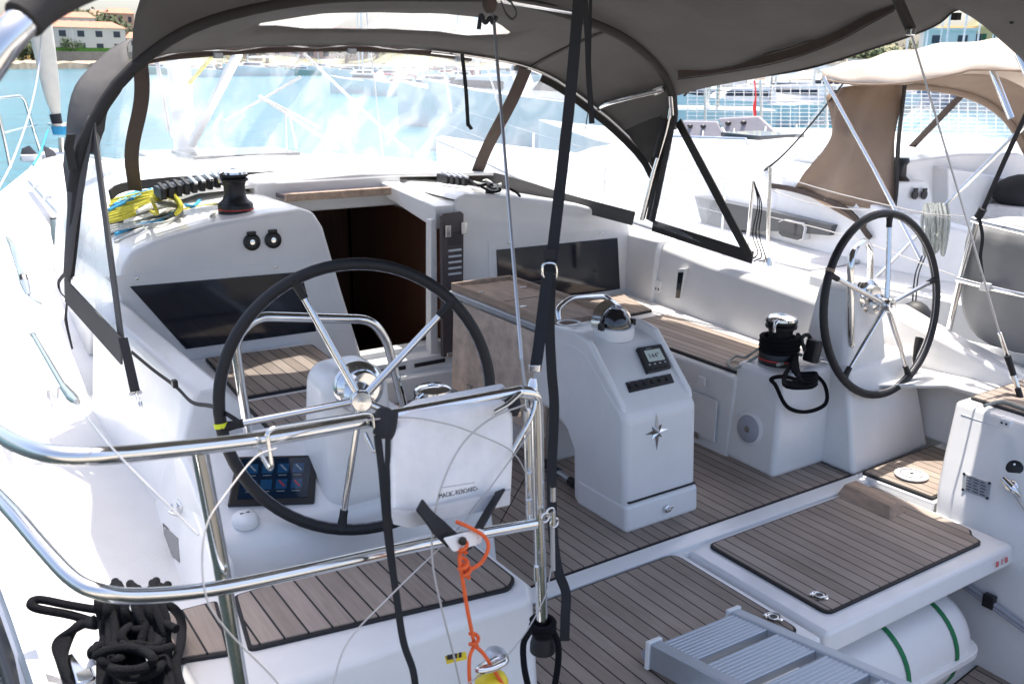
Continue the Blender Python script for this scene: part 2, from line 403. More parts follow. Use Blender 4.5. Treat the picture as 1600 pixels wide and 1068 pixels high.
def deck_strip(inner, side, y0, y1, n=14):
    rows = []; rows2 = []
    for i in range(n+1):
        y = y0+(y1-y0)*i/n; p = sheer(y) if side < 0 else 2*cen(y)-sheer(y); q = inner(y)
        rows.append([V(p+(q-p)*t, y, dz(y)-(.13*min(1, t*1.7) if side < 0 else -.02*t)) for t in (0, .2, .45, .7, 1)])
    return rows
dk = MB()
dk.grid(deck_strip(lambda y: .95, -1, 1.93, 4.92))
dk.grid(deck_strip(lambda y: 3.9 if y > 2.6 else 4.2, 1, 2.25, 4.9))
rows = []
for i in range(25):
    y = 4.9+9*i/24; p = sheer(y); s = 2*cen(y)-p
    rows.append([V(p+(s-p)*t, y, dz(y)+.05*math.sin(PI*t)*min(1, (y-4.9)/1.2)-(.13*min(1, (s-p)*t/(.95-p)*1.7) if (s-p)*t < 1.2 else 0)*max(0, 1-(y-4.9)/1.2)) for t in [0, .04, .09, .14, .19, .3, .4, .5, .6, .7, .8, .9, 1]])
vv = [[dk.bm.verts.new(p) for p in r] for r in rows]
for i in range(len(rows)-1):
    for j in range(len(rows[0])-1):
        q = (rows[i][j]+rows[i+1][j+1])/2
        if q.y < 8.9 and 1.25 < q.x < 3.4: continue
        dk.bm.faces.new((vv[i][j], vv[i][j+1], vv[i+1][j+1], vv[i+1][j]))
dk.build('side_deck', GELN, Y, solid=.02)
# toe rails
for sgn in (-1, 1):
    pts = []
    for i in range(40):
        y = 2.0+11.85*i/39; p = sheer(y) if sgn < 0 else 2*cen(y)-sheer(y)
        pts.append(V(p-sgn*.02, y, dz(y)+.03))
    t = MB(); t.loft([[p+V(-.02, 0, -.03), p+V(.02, 0, -.03), p+V(.015, 0, .025), p+V(-.015, 0, .025)] for p in pts])
    t.build('toe_rail', GRAYGEL, Y)
# rub rail at the port quarter
MB().tube([V(sheer(y)-.02, y, 1.10) for y in (1.93, 2.5, 3.2, 4, 5)], .022).build('rubbing_strake', BLKPLA, Y)
# coachroof forward of the companionway
rr = []
for y, xl, xr, zt in [(5.35, .84, 4.06, 2.02), (6.2, .84, 3.98, 2.03), (7.2, .95, 3.7, 2.0), (8.2, 1.12, 3.36, 1.93), (9.2, 1.32, 3.0, 1.80), (10.1, 1.6, 2.6, 1.55), (10.4, 1.8, 2.4, 1.44)]:
    w = xr-xl; d = dz(y)-.05
    rr.append([V(xl, y, d), V(xl+w*.03, y, d+(zt-d)*.55), V(xl+w*.08, y, d+(zt-d)*.86), V(xl+w*.2, y, zt-.015), V((xl+xr)/2, y, zt+.02), V(xr-w*.2, y, zt-.015), V(xr-w*.08, y, d+(zt-d)*.86), V(xr-w*.03, y, d+(zt-d)*.55), V(xr, y, d)])
cr = MB(); cr.loft(rr, cap=False, closed=False)
cr.build('coachroof', GEL, Y, angle=50, solid=.025)
for y0, y1, x0, x1 in ((6.9, 7.5, 1.9, 2.7), (8.3, 8.8, 1.9, 2.45)):
    hz = 2.015 if y0 < 8 else 1.91
    h = MB().prism([(x0, y0), (x1, y0), (x1, y1), (x0, y1)], hz, hz+.035).build('deck_hatch', GLASS, Y, bevel=.01)
# port half of the cabin bulkhead, with its rounded crown
pb = [(.86, 1.15), (.87, 1.62), (.90, 1.76), (.96, 1.835), (1.08, 1.88), (1.34, 1.935), (1.62, 1.965), (1.80, 1.975), (1.875, 1.955), (1.925, 1.87), (2.02, 1.50), (2.14, 1.06), (2.15, .84), (1.2, .84)]
MB().prism_y(pb, 4.65, 6.0).build('port_cabin_block', GEL, Y, bevel=.028)
sb = [(2.715, .84), (2.715, 1.93), (2.745, 1.975), (2.80, 1.99), (3.05, 1.965), (3.6, 1.88), (3.92, 1.79), (4.03, 1.73), (4.07, 1.64), (4.07, 1.15), (3.6, .84)]
MB().prism_y(sb, 4.65, 6.0).build('starboard_cabin_block', GEL, Y, bevel=.028)
# raised panel lines round the windows and the dark windows themselves
def on_bulk(px, py, y=4.65): p = at(px, py, y=y); return (p.x, p.z)
for side, pts in (('p', [(202, 447), (470, 424), (494, 517), (290, 545)]), ('s', [(775, 390), (964, 371), (968, 451), (800, 466)])):
    poly = [on_bulk(*q) for q in pts]
    if side == 's': poly[3] = (poly[0][0]+.02, poly[2][1])
    w = MB().prism_y(poly, 4.641, 4.66).build('cabin_window', GLASS, Y, bevel=.004)
    big = inset(poly, -.055); 
    f = MB()
    n = 4
    for i in range(4):
        a, b = poly[i], poly[(i+1) % 4]; A, B = big[i], big[(i+1) % 4]
        f.loft([[V(a[0], 4.647, a[1]), V(b[0], 4.647, b[1]), V(B[0], 4.647, B[1]), V(A[0], 4.647, A[1])], [V(a[0], 4.655, a[1]), V(b[0], 4.655, b[1]), V(B[0], 4.655, B[1]), V(A[0], 4.655, A[1])]])
    f.build('window_flange', GEL, w)
    for t in (.14, .82):
        q = Vector(big[0]).lerp(Vector(big[1]), t)-Vector((0, .018))
        if Vector(big[0]).y < Vector(big[2]).y: q = Vector(big[3]).lerp(Vector(big[2]), t)-Vector((0, .018))
        MB().lathe([(.009, 0), (.009, .006), (.005, .008)], (q[0], 4.648, q[1]), (0, -1, 0), 12).build('snap_stud', STEEL, w)
# companionway: lintel, sill, jambs, cabin inside
MB().prism_y([(1.80, 1.845), (2.74, 1.845), (2.74, 2.035), (1.80, 2.035)], 5.34, 5.46).build('companionway_lintel', GEL, Y, bevel=.02)
jb = MB()
jb.prism_x([(4.66, 1.80), (4.66, 1.93), (5.4, 2.0), (5.4, 1.93)], 2.60, 2.72)
jb.prism_y([(2.545, .98), (2.60, .98), (2.60, 1.86), (2.56, 1.86)], 4.64, 4.70)
jb.build('door_jamb', GEL, Y, bevel=.008)
sil = MB(); sil.prism_x([(4.56, .84), (4.56, .98), (4.62, .99), (4.62, 1.07), (4.70, 1.085), (4.70, 1.12), (4.78, 1.12), (4.78, .84)], 2.10, 2.685)
so_ = sil.build('companionway_sill', GEL, Y, bevel=.008)
for k in range(2):
    MB().box((2.27+.26*k, 4.616, 1.03), (.2, .008, .022)).build('sill_slot', BLKPLA, so_)
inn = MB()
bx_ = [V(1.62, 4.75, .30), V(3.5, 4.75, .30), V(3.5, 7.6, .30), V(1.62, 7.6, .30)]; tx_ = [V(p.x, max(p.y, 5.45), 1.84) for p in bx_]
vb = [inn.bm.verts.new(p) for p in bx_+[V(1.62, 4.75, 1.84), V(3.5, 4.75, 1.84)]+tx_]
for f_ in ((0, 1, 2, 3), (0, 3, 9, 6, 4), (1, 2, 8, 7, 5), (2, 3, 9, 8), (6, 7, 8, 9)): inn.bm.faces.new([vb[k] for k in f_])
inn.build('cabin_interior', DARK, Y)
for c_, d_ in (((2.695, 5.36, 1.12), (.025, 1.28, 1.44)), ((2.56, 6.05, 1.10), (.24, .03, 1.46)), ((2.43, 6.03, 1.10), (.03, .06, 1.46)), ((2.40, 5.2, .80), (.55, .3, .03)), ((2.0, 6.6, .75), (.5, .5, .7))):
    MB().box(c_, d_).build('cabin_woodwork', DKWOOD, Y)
# sliding hatch over the companionway
hs = MB().prism([(1.93, 5.18), (2.56, 5.16), (2.60, 5.95), (1.90, 5.95)], 1.945, 1.972).build('sliding_hatch', RUBYGLASS, Y, bevel=.004)
MB().box((2.245, 5.165, 1.963), (.66, .035, .045)).build('hatch_edge', BAREWOOD, hs, bevel=.006)
# open companionway door leaf, folded back on the starboard bulkhead
dr = MB().prism_y([(2.60, 1.06), (2.735, 1.06), (2.745, 1.885), (2.73, 1.90), (2.615, 1.90), (2.60, 1.885)], 4.585, 4.615).build('companionway_door', DOORM, Y, bevel=.005)
for k in range(5):
    MB().box((2.68, 4.58, 1.55+.034*k), (.085, .012, .012)).build('vent_slat', GRAYGEL, dr, bevel=.003)
for k in range(9):
    MB().box((2.68, 4.5835, 1.715+.009*k), (.09, .004, .003)).build('fine_louvre', BLKPLA, dr)
for q in ((2.632, 1.80), (2.735, 1.81)):
    MB().box((q[0], 4.575, q[1]), (.035, .02, .07)).build('hinge', STEEL, dr, bevel=.004)
MB().box((2.67, 4.575, 1.075), (.11, .025, .03)).build('bottom_latch', STEEL, dr, bevel=.004)

# cockpit sole, with the transverse step at its aft edge
MB().prism([(1.0, 2.42), (3.75, 2.42), (3.9, 4.7), (1.0, 4.7)], ZS-.3, ZS-.008).build('cockpit_floor', GEL, Y)
SOLE = [(1.50, 2.53), (3.68, 2.53), (3.36, 2.70), (3.30, 4.55), (2.14, 4.58), (1.78, 4.55), (1.78, 2.75)]
teak_panel([(1.45, 2.53), (3.66, 2.53), (3.66, 4.56), (1.45, 4.56)], ZS, Y, r=.006)
tr_ = MB(); tr_.prism_x([(2.44, ZS-.02), (2.44, ZS+.006), (2.47, ZS+.014), (2.515, ZS+.014), (2.525, ZS-.02)], 1.40, 3.72)
tr_.build('sole_ledge', GEL, Y, bevel=.004)
# aft platforms: fixed one on the port side, lifting hatch on the starboard side
PL = [(1.42, 1.80), (2.425, 1.80), (2.425, 2.43), (1.42, 2.43)]
MB().prism([(1.40, 1.74), (2.47, 1.74), (2.47, 2.44), (1.40, 2.44)], .20, ZS-.006).build('port_platform', GEL, Y, bevel=.02)
teak_panel(PL, ZS, Y, r=.045)
hb = MB().prism([(2.485, 1.735), (3.685, 1.735), (3.685, 2.435), (2.485, 2.435)], .745, ZS-.004, [(2.495, 1.745), (3.67, 1.745), (3.67, 2.43), (2.495, 2.43)])
hb.build('locker_hatch', GEL, Y, bevel=.018)
teak_panel([(2.585, 1.815), (3.56, 1.815), (3.575, 1.875), (3.62, 1.90), (3.64, 2.41), (2.585, 2.41)], ZS+.002, Y, r=.035)
writing('B  I  B', (3.57, 1.732, .79), (1, 0, 0), (0, .1, 1), .034, REDM, 'red_lettering', Y)
for q in ((1280, 931), (1208, 965)):
    p = at(*q, z=ZS+.01)
    lf = MB().lathe([(.034, 0), (.034, .004), (.028, .006), (.024, .003), (.0, .003)], p, (0, 0, 1), 24, cap=False).build('lift_ring', STEEL, Y)
    MB().tube([p+V(.017*math.cos(a), .017*math.sin(a), .006) for a in [2*PI*k/10 for k in range(10)]], .0035, True).build('pull_loop', STEEL, lf)
    MB().lathe([(.012, .0), (.012, .005), (0, .005)], p, (0, 0, 1), 14).build('ring_well', BLKPLA, lf)
# foot chock (helmsman's brace) on the hatch
c = [at(1312, 770, z=ZS), at(1333, 757, z=ZS), at(1415, 797, z=ZS), at(1392, 812, z=ZS)]
fc = MB(); fc.loft([[V(p.x, p.y, ZS+.008) for p in c], [V(p.x*.9+2*0+(c[0].x+c[2].x)/2*.1, p.y, ZS+.008) for p in c]]) if False else None
mid = sum((Vector(p) for p in c), V(0, 0, 0))/4
MB().prism([(3.40, 2.14), (3.54, 2.15), (3.58, 2.43), (3.42, 2.43)], ZS+.008, ZS+.055, [(3.435, 2.17), (3.50, 2.175), (3.535, 2.42), (3.455, 2.42)]).build('foot_brace', BAREWOOD, Y, bevel=.006)

# benches
def bench(side):
    if side < 0:
        poly = [(1.10, 2.98), (1.74, 2.98), (1.78, 3.05), (1.80, 4.66), (1.05, 4.66)]; top = [(p[0]-(.015 if p[0] > 1.5 else 0), p[1]) for p in poly]
    else:
        poly = [(3.31, 3.0), (3.30, 4.66), (4.08, 4.66), (3.95, 3.0)]; top = [(p[0]+(.02 if p[0] < 3.5 else 0), p[1]) for p in poly]
    b = MB().prism(poly, ZS-.02, 1.262, top).build('cockpit_bench', GEL, Y, bevel=.022)
    return b
bp_ = bench(-1); bs_ = bench(1)
BZ = 1.27
teak_panel([(1.20, 3.93), (1.70, 3.92), (1.755, 3.97), (1.79, 4.55), (1.24, 4.60)], BZ, bp_, r=.02)
teak_panel([(1.16, 3.05), (1.70, 3.05), (1.70, 3.86), (1.19, 3.87)], BZ, bp_, r=.02)
teak_panel([(3.36, 4.12), (3.83, 4.16), (3.95, 4.58), (3.36, 4.58)], BZ, bs_, r=.02)
teak_panel([(3.36, 3.03), (3.80, 3.05), (3.845, 4.05), (3.36, 4.03)], BZ, bs_, r=.02)
lk = MB().prism_x([(3.08, .90), (3.08, 1.12), (3.62, 1.12), (3.62, .90)], 3.293, 3.302).build('locker_door', GEL, bs_, bevel=.003)
MB().box((3.286, 3.2, .905), (.012, .05, .03)).build('door_catch', STEEL, lk)
for yy in (3.10, 3.45): MB().box((3.30, yy+.1, 1.19), (.012, .055, .045)).build('bench_latch', WHTPLA, bs_, bevel=.004)

# coamings
cp = MB()
cp.loft([[V(.70, y, 1.02), V(1.18, y, 1.10), V(1.17, y, 1.27), V(xi, y, z), V(xo, y, z), V(xo-.02, y, z-.02)] for y, xo, xi, z in
         ((4.68, .785, .89, 1.60), (4.2, .815, .915, 1.575), (3.8, .85, .945, 1.55), (3.5, .875, .97, 1.53), (3.40, .885, .975, 1.52))])
cp.build('port_coaming', GEL, Y, bevel=.018)
MB().prism([(.56, 2.40), (.71, 2.44), (.735, 2.80), (1.0, 3.13), (1.0, 3.5), (.68, 3.5)], 1.0, 1.31, [(.65, 2.46), (.71, 2.5), (.735, 2.80), (1.0, 3.13), (1.0, 3.5), (.79, 3.48)]).build('coaming_shelf', GEL, Y, bevel=.03)
cs = MB()
cs.loft([[V(4.00-dx, y, 1.2), V(4.06-dx, y, z-.03), V(4.09-dx, y, z), V(4.24-dx, y, z), V(4.30-dx, y, z-.05), V(4.46, y, 1.2)] for y, dx, z in
         ((4.66, -.01, 1.66), (4.37, .0, 1.63), (3.9, .05, 1.60), (3.4, .10, 1.585), (3.0, .16, 1.575), (2.92, .17, 1.57))])
cs.build('starboard_coaming', GEL, Y, bevel=.015)
# raised sloping end piece of the coaming at the cabin corner
MB().prism([(3.98, 4.34), (4.02, 4.66), (4.30, 4.66), (4.26, 4.34)], 1.2, 1.655, [(4.02, 4.36), (4.03, 4.66), (4.25, 4.66), (4.22, 4.36)]).build('coaming_end', GEL, Y, bevel=.02)
# broad quarter top behind the starboard helm
MB().loft([[V(4.30, y, .87), V(4.36+a, y, z), V(4.62, y, z-.03), V(4.78, y, 1.2)] for y, a, z in ((3.0, .0, 1.50), (2.6, .05, 1.38), (2.2, .1, 1.27))]).build('quarter_coaming', GEL, Y, bevel=.03)
# recessed lights, sockets on the inner side of the starboard coaming
def on_coam(px, py):
    # inner face of the starboard coaming
    y = 3.6
    for _ in range(12):
        xx = 4.03-(.05*(3.9-y)/.5*.5+.05 if y < 3.9 else .05*(4.37-y)/.47); p = at(px, py, x=xx); y = p.y
    return p
for name, quad, m_ in (('recessed_light', ((1062, 425), (1070, 425), (1064, 465), (1058, 465)), GLASS), ('recessed_light', ((1229, 468), (1239, 470), (1226, 516), (1219, 513)), STEEL)):
    P = [on_coam(*q) for q in quad]
    cc = sum(P, V(0, 0, 0))/4
    fr = [cc+(p-cc)*1.28+V(-.004, 0, 0) for p in P]
    f = MB().loft([[p+V(-.006, 0, 0) for p in fr], [p+V(.03, 0, 0) for p in fr]]).build('light_frame', GEL, Y, bevel=.002)
    MB().loft([[p+V(-.014, 0, 0) for p in P], [p+V(.02, 0, 0) for p in P]]).build(name, m_, f)
for q in ((1030, 448), (1242, 514)):
    p = on_coam(*q); o = MB().box(p, (.03, .05, .075)).build('socket_plate', WHTPLA, Y, bevel=.006)
    for k in (-1, 1): MB().box(p+V(-.017, .012*k, -.012), (.004, .007, .016)).build('socket_hole', BLKPLA, o)

# starboard winch pod and helm console
wp = MB().prism([(3.30, 2.70), (3.70, 2.70), (3.70, 3.04), (3.315, 3.04)], ZS, 1.335, [(3.345, 2.735), (3.72, 2.735), (3.72, 3.03), (3.35, 3.03)]).build('starboard_winch_pod', GEL, Y, bevel=.03)
sc = at(1168, 670, x=3.31)
for r, d, m_, nm in ((.083, .004, GEL, 'speaker_ring'), (.068, .010, SPKG, 'speaker_cone'), (.017, .014, STEEL, 'speaker_cap')):
    MB().lathe([(r, -.02), (r, d), (r*.9, d+.004), (0, d+.004)], sc+V(.012, 0, 0), (-1, 0, .07), 30).build(nm, m_, wp)
hc = MB().prism([(3.655, 2.515), (4.30, 2.545), (4.30, 3.10), (3.655, 3.10)], ZS, 1.345, [(3.69, 2.645), (4.22, 2.655), (4.22, 3.08), (3.69, 3.08)]).build('starboard_helm_console', GEL, Y, bevel=.028)
tw = MB().prism([(3.70, 2.655), (4.04, 2.655), (4.04, 2.95), (3.70, 2.95)], 1.30, 1.715, [(3.77, 2.715), (3.99, 2.715), (3.99, 2.93), (3.77, 2.93)]).build('starboard_helm_tower', GEL, Y, bevel=.045, seg=5)
# port winch pod, console with sloping instrument panel, tower
MB().prism([(1.36, 2.70), (1.775, 2.70), (1.765, 3.04), (1.36, 3.04)], ZS, 1.335, [(1.36, 2.735), (1.735, 2.735), (1.73, 3.03), (1.36, 3.03)]).build('port_winch_pod', GEL, Y, bevel=.03)
pc = MB().prism_x([(2.61, ZS), (2.645, 1.215), (2.675, 1.275), (2.735, 1.303), (2.765, 1.32), (2.95, 1.43), (2.985, 1.445), (3.12, 1.445), (3.12, ZS)], .705, 1.47).build('port_helm_console', GEL, Y, bevel=.02)
tw2 = MB().prism([(1.09, 2.675), (1.37, 2.675), (1.37, 2.98), (1.09, 2.98)], 1.24, 1.735, [(1.115, 2.715), (1.345, 2.715), (1.345, 2.95), (1.115, 2.95)]).build('port_helm_tower', GEL, Y, bevel=.075, seg=6)
# helm seats on the quarters
ps = MB().prism([(.40, 1.78), (1.36, 1.78), (1.42, 1.95), (1.42, 2.44), (.36, 2.46)], .30, 1.262, [(.46, 1.92), (1.37, 1.92), (1.41, 1.98), (1.41, 2.42), (.42, 2.44)]).build('port_helm_seat', GEL, Y, bevel=.025)
teak_panel([(.612, 2.09), (1.33, 1.975), (1.375, 2.01), (1.375, 2.36), (.66, 2.36)], 1.268, ps, TEAKX, r=.02)
teak_panel([(.44, 2.14), (.57, 2.10), (.615, 2.36), (.46, 2.37)], 1.268, ps, TEAKX, r=.015)
sx0 = ((.20, 3.66, 2.10), (.84, 3.675, 2.11), (.93, 3.715, 2.14), (1.05, 3.80, 2.18), (1.262, 3.93, 2.235))
ss = MB().loft([[V(x, y, z), V(4.68-.05*(z-.2), y+.01, z), V(4.68-.05*(z-.2), 1.0, z), V(x-.02, 1.0, z)] for z, x, y in sx0]).build('starboard_helm_seat', GEL, Y, bevel=.022)
teak_panel([(4.0, 2.21), (4.58, 2.22), (4.58, 1.2), (3.975, 1.2)], 1.268, ss, TEAKX, r=.02)
# side deck box outside the port seat, with its small vent window
MB().prism([(3.685, 2.12), (4.45, 2.14), (4.45, 2.52), (3.66, 2.50)], .45, ZS+.022).build('starboard_floor_well', GEL, Y, bevel=.008)
# starboard floor well with a round inspection cover
teak_panel([(3.70, 2.14), (4.24, 2.16), (4.26, 2.505), (3.675, 2.49)], ZS+.03, Y, r=.012)
ic = at(1424, 742, z=ZS+.045)
o = MB().lathe([(.075, 0), (.075, .006), (.068, .009), (0, .009)], ic, n=30).build('inspection_cover', WHTPLA, Y)
MB().tube([ic+V(.05*math.cos(a), .05*math.sin(a), .01) for a in [2*PI*k/14 for k in range(14)]], .002, True).build('cover_groove', INK, o)
MB().box(ic+V(0, 0, .01), (.02, .01, .004)).build('cover_slot', INK, o)
# recess under the hatch, bathing platform
MB().prism([(1.3, .85), (3.95, .85), (3.95, 2.36), (1.3, 2.36)], .12, .22).build('bathing_platform', GEL, Y, bevel=.02)
ta, tb_ = at(1478, 1068, z=.23), at(1592, 985, z=.23)
teak_panel([(ta.x-.5, .9), (tb_.x+.02, .9), (tb_.x, tb_.y), (ta.x, ta.y-.02), (ta.x-.5, ta.y-.1)], .228, Y, TEAKX, r=.02)
MB().prism([(1.42, 2.36), (3.7, 2.36), (3.7, 2.40), (1.42, 2.40)], .2, .80).build('transom_wall', GEL, Y)
# plate, socket and shackle eye on the starboard seat box
def on_seat(px, py):
    zz = .9
    for _ in range(40):
        xx = next(x0+(x1-x0)*(zz-z0)/(z1-z0) for (z0, x0, _a), (z1, x1, _b) in zip(sx0, sx0[1:]) if zz <= z1 or z1 > 1.2)
        p = at(px, py, x=xx); zz = zz*.5+min(1.26, max(.21, p.z))*.5
    return p
Pq = [on_seat(*q) for q in ((1506, 738), (1550, 754), (1546, 780), (1504, 765))]
nrm = V(-1, -.05, .33).normalized()
pl_ = MB().loft([[p+nrm*.001 for p in Pq], [p+nrm*.008 for p in Pq]]).build('builder_plate', PLATE, ss, bevel=.002)
u_ = (Pq[1]-Pq[0]).normalized(); v_ = (Pq[0]-Pq[3]).normalized()
for k in range(5):
    c0 = Pq[3]+(Pq[0]-Pq[3])*(.14+.17*k)+(Pq[1]-Pq[0])*(.14)+nrm*.009
    for j in range(3):
        w_ = .024 if (k+j) % 3 else .018
        a = c0+u_*((Pq[1]-Pq[0]).length*.25*j); MB().loft([[a, a+u_*w_, a+u_*w_+v_*.004, a+v_*.004], [a+nrm*.001, a+u_*w_+nrm*.001, a+u_*w_+v_*.004+nrm*.001, a+v_*.004+nrm*.001]]).build('engraved_line', INK, pl_)
for q in Pq:
    cc = sum(Pq, V(0, 0, 0))/4; MB().lathe([(.006, 0), (.006, .004), (0, .005)], q+(cc-q)*.1+nrm*.008, nrm, 10).build('plate_screw', INK, pl_)
MB().tube([on_seat(1502, 647)+nrm*.001, on_seat(1540, 660)+nrm*.001, on_seat(1604, 681)+nrm*.001], .0028, n=6).build('lid_gap', GRAYGEL, ss)
p = on_seat(1586, 732)
o = MB().lathe([(.036, -.005), (.036, .006), (.03, .009), (0, .009)], p, nrm, 24).build('shore_socket', BLKPLA, ss)
for k in (-1, 1): MB().lathe([(.005, 0), (.005, .004), (0, .004)], p+nrm*.009+V(0, .0, .02*k), nrm, 8).build('socket_screw', STEEL, o)
p = on_seat(1582, 760)
o = MB().ball(p+nrm*.01, (.02, .035, .03)).build('padeye', STEEL, ss)
p = at(1572, 660, x=3.88)
o = MB().box(p, (.03, .05, .035)).build('nav_light_box', WHTPLA, ss, bevel=.005)
for k in (-1, 1): MB().box(p+V(-.016, .01*k, 0), (.004, .008, .008)).build('light_lens', INK, o)
# vent window on the outer side of the port quarter, rope clip, pad eyes
def on_out(px, py, x=.60): return at(px, py, x=x)

# ================================================================== STEERING WHEELS
def steering_wheel(C, R, tilt, toe, phase, label, mark=None, grip=.019):
    C = Vector(C)
    u = V(math.cos(toe), math.sin(toe), 0); f = V(-math.sin(toe), math.cos(toe), 0)
    v = V(0, 0, 1)*math.cos(tilt)+f*math.sin(tilt); w = u.cross(v)     # w points to the helmsman
    if w.y > 0: w = -w
    T = thing('helm_wheel', label, 'steering wheel', C, 'twin steering wheels')
    P = lambda a, r, d=0: C+(u*math.cos(a)+v*math.sin(a))*r+w*d
    rm = MB().tube([P(2*PI*k/64, R-grip) for k in range(64)], grip, True, n=14, sub=1, smooth=False).build('rim', LEATHER, T)
    st = MB(); st.tube([P(2*PI*k/120, R-grip*2+.001, .004) for k in range(120)], .0016, True, n=5, sub=1, smooth=False); st.build('stitching', SPKG, rm)
    for k in range(5):
        a = rad(phase+72*k)
        sp = MB().tube([P(a, .02, .02), P(a, R*.5, .01), P(a, R-grip*2, 0)], [.0125, .0105], n=12, sub=4).build('spoke', STEEL, T)
        MB().tube([P(a, R-.085, 0), P(a, R-.05, 0), P(a, R-grip, 0)], [.0135, .0135, .016, .022], n=12, sub=3).build('spoke_boot', RUBBER, sp)
    hb = MB().lathe([(.05, -.10), (.05, -.02), (.034, -.012), (.034, .045), (.030, .052), (0, .054)], C, w, 30).build('hub', STEEL, T)
    MB().lathe([(.013, .05), (.013, .06), (0, .061)], C, w, 16).build('hub_nut', STEEL, hb)
    if mark is not None:
        MB().tube([P(rad(mark-1.0), R-grip), P(rad(mark+1.0), R-grip)], grip+.0025, n=16).build('marker_band', YELTAPE if toe else BAREWOOD, T)
    return T
WL, WR = V(1.186, 2.632, CAMZ-1.030), V(3.90, 2.642, CAMZ-1.075)
steering_wheel(WL, .45, .149, -.30, 43, 'large black leather steering wheel with a lime band, nearest the camera', 186)
steering_wheel(WR, .45, .149, 0, 82, 'black leather steering wheel standing clear beside the black winch, seen obliquely', 152)
# bearing plates on the towers (round chrome dishes)
for c in (V(1.225, 2.715, CAMZ-1.025), V(3.885, 2.715, CAMZ-1.05)):
    MB().lathe([(.088, .0), (.088, .012), (.076, .028), (.058, .034), (.052, .055), (0, .055)], c+V(0, .015, 0), (0, -1, .15), 36).build('steering_bearing', STEEL, Y)

# guard rails in front of the wheels
def guard_rail(pts, label, r=.0165):
    P = [Vector(p) for p in pts]
    T = thing('guard_rail', label, 'grab rail', P[0], 'wheel guard rails')
    MB().tube(rounded(P, .09, 8), r, n=14, smooth=False).build('bent_tube', STEEL, T)
    for p in (P[0], P[-1]):
        MB().lathe([(.032, 0), (.032, .006), (.018, .014), (.018, .02)], p, (0, 0, 1), 20).build('base_flange', STEEL, T)
    return T
guard_rail([at(390, 690, y=3.0), at(366, 530, y=2.99), at(400, 494, y=2.99), at(580, 499, y=3.0), at(604, 530, y=3.01), at(634, 645, y=3.0)],
           'bent stainless guard rail rising behind the lime banded wheel')
guard_rail([V(3.80, 2.72, 1.47), at(1330, 545, y=2.68), at(1329, 395, y=2.72), at(1352, 374, y=2.80), at(1361, 392, y=2.93), at(1359, 450, y=2.93)],
           'tall stainless guard rail standing inside the far starboard wheel', .0165)

# chart plotter and horn on the port console
pn = V(0, -.175, .145).normalized()         # normal of the sloping panel is up and aft
pn = V(0, -.511, .859)
T = thing('chart_plotter', 'glossy black chart plotter with a blue screen below the near wheel', 'chart plotter', at(425, 752, y=2.68))
yl = lambda p: p
def on_panel(px, py, off=.0):
    zz = 1.45
    for _ in range(60):
        p = at(px, py, y=2.765+(zz-1.32)*.185/.11); zz = zz*.6+p.z*.4
    return p+pn*off
q4 = ((369, 717), (495, 714), (491, 788), (355, 793))
Q = [on_panel(*q) for q in q4]
MB().loft([[p for p in Q], [p+pn*.016 for p in Q]]).build('plotter_case', BLKPLA, T, bevel=.005)
cc = sum(Q, V(0, 0, 0))/4
sc_ = [cc+(p-cc)*s for p, s in zip(Q, (.86, .86, .80, .80))]
scr = MB().loft([[p+pn*.014 for p in sc_], [p+pn*.0175 for p in sc_]]).build('screen', MFDB, T)
def on_scr(u, v): return (sc_[3]*(1-u)+sc_[2]*u)*(1-v)+(sc_[0]*(1-u)+sc_[1]*u)*v
for r_ in range(2):
    for c_ in range(4):
        u0, v0 = .08+.22*c_, .62-.40*r_
        a = [on_scr(u0, v0), on_scr(u0+.16, v0), on_scr(u0+.16, v0+.24), on_scr(u0, v0+.24)]
        i_ = MB().loft([[p+pn*.0176 for p in a], [p+pn*.0182 for p in a]]).build('screen_icon', ICONB, scr)
        b_ = [on_scr(u0+.02, v0-.06), on_scr(u0+.14, v0-.06), on_scr(u0+.14, v0-.045), on_scr(u0+.02, v0-.045)]
        MB().loft([[p+pn*.0176 for p in b_], [p+pn*.0182 for p in b_]]).build('icon_caption', ICONW, scr)
        d_ = [on_scr(u0+.03, v0+.20), on_scr(u0+.05, v0+.22), on_scr(u0+.14, v0+.07), on_scr(u0+.12, v0+.05)]
        MB().loft([[p+pn*.0183 for p in d_], [p+pn*.0187 for p in d_]]).build('icon_stroke', (ICONG, ICONB, ICONR, ICONR)[c_] if r_ else ICONW, scr)
p = at(383, 812, z=1.305)
T = thing('horn_cover', 'white plastic dome cover on the console below the chart plotter', 'cover', p)
d = MB().lathe([(.042, -.01), (.042, .008), (.036, .018), (.018, .026), (0, .028)], p, (0, -.2, 1), 30).build('dome', WHTPLA, T)
MB().box(p+V(.0, -.002, .026), (.03, .008, .003)).build('slot', INK, d)

# ================================================================== STEERING PEDESTAL / BINNACLE
T = thing('binnacle_pedestal', 'white moulded pedestal with compass dome and a chrome star', 'pedestal', (2.57, 2.8, ZS))
xl, xr = 2.375, 2.765
# side outline (y, z) from the aft foot upwards and forward over the table end
aft = at(1018, 650, y=2.70)
prof = [(2.665, ZS), (2.70, 1.33), (2.735, 1.372), (2.955, 1.555), (3.03, 1.575), (3.30, 1.575), (3.36, 1.54), (3.37, 1.22), (3.20, 1.20), (3.10, 1.16), (3.045, 1.08), (3.03, ZS)]
bd = MB()
bd.loft([[V(xl-.006, y, z) for y, z in prof], [V(xr+.006, y, z) for y, z in prof]])
body = bd.build('body', GEL, T, bevel=.032, seg=5)
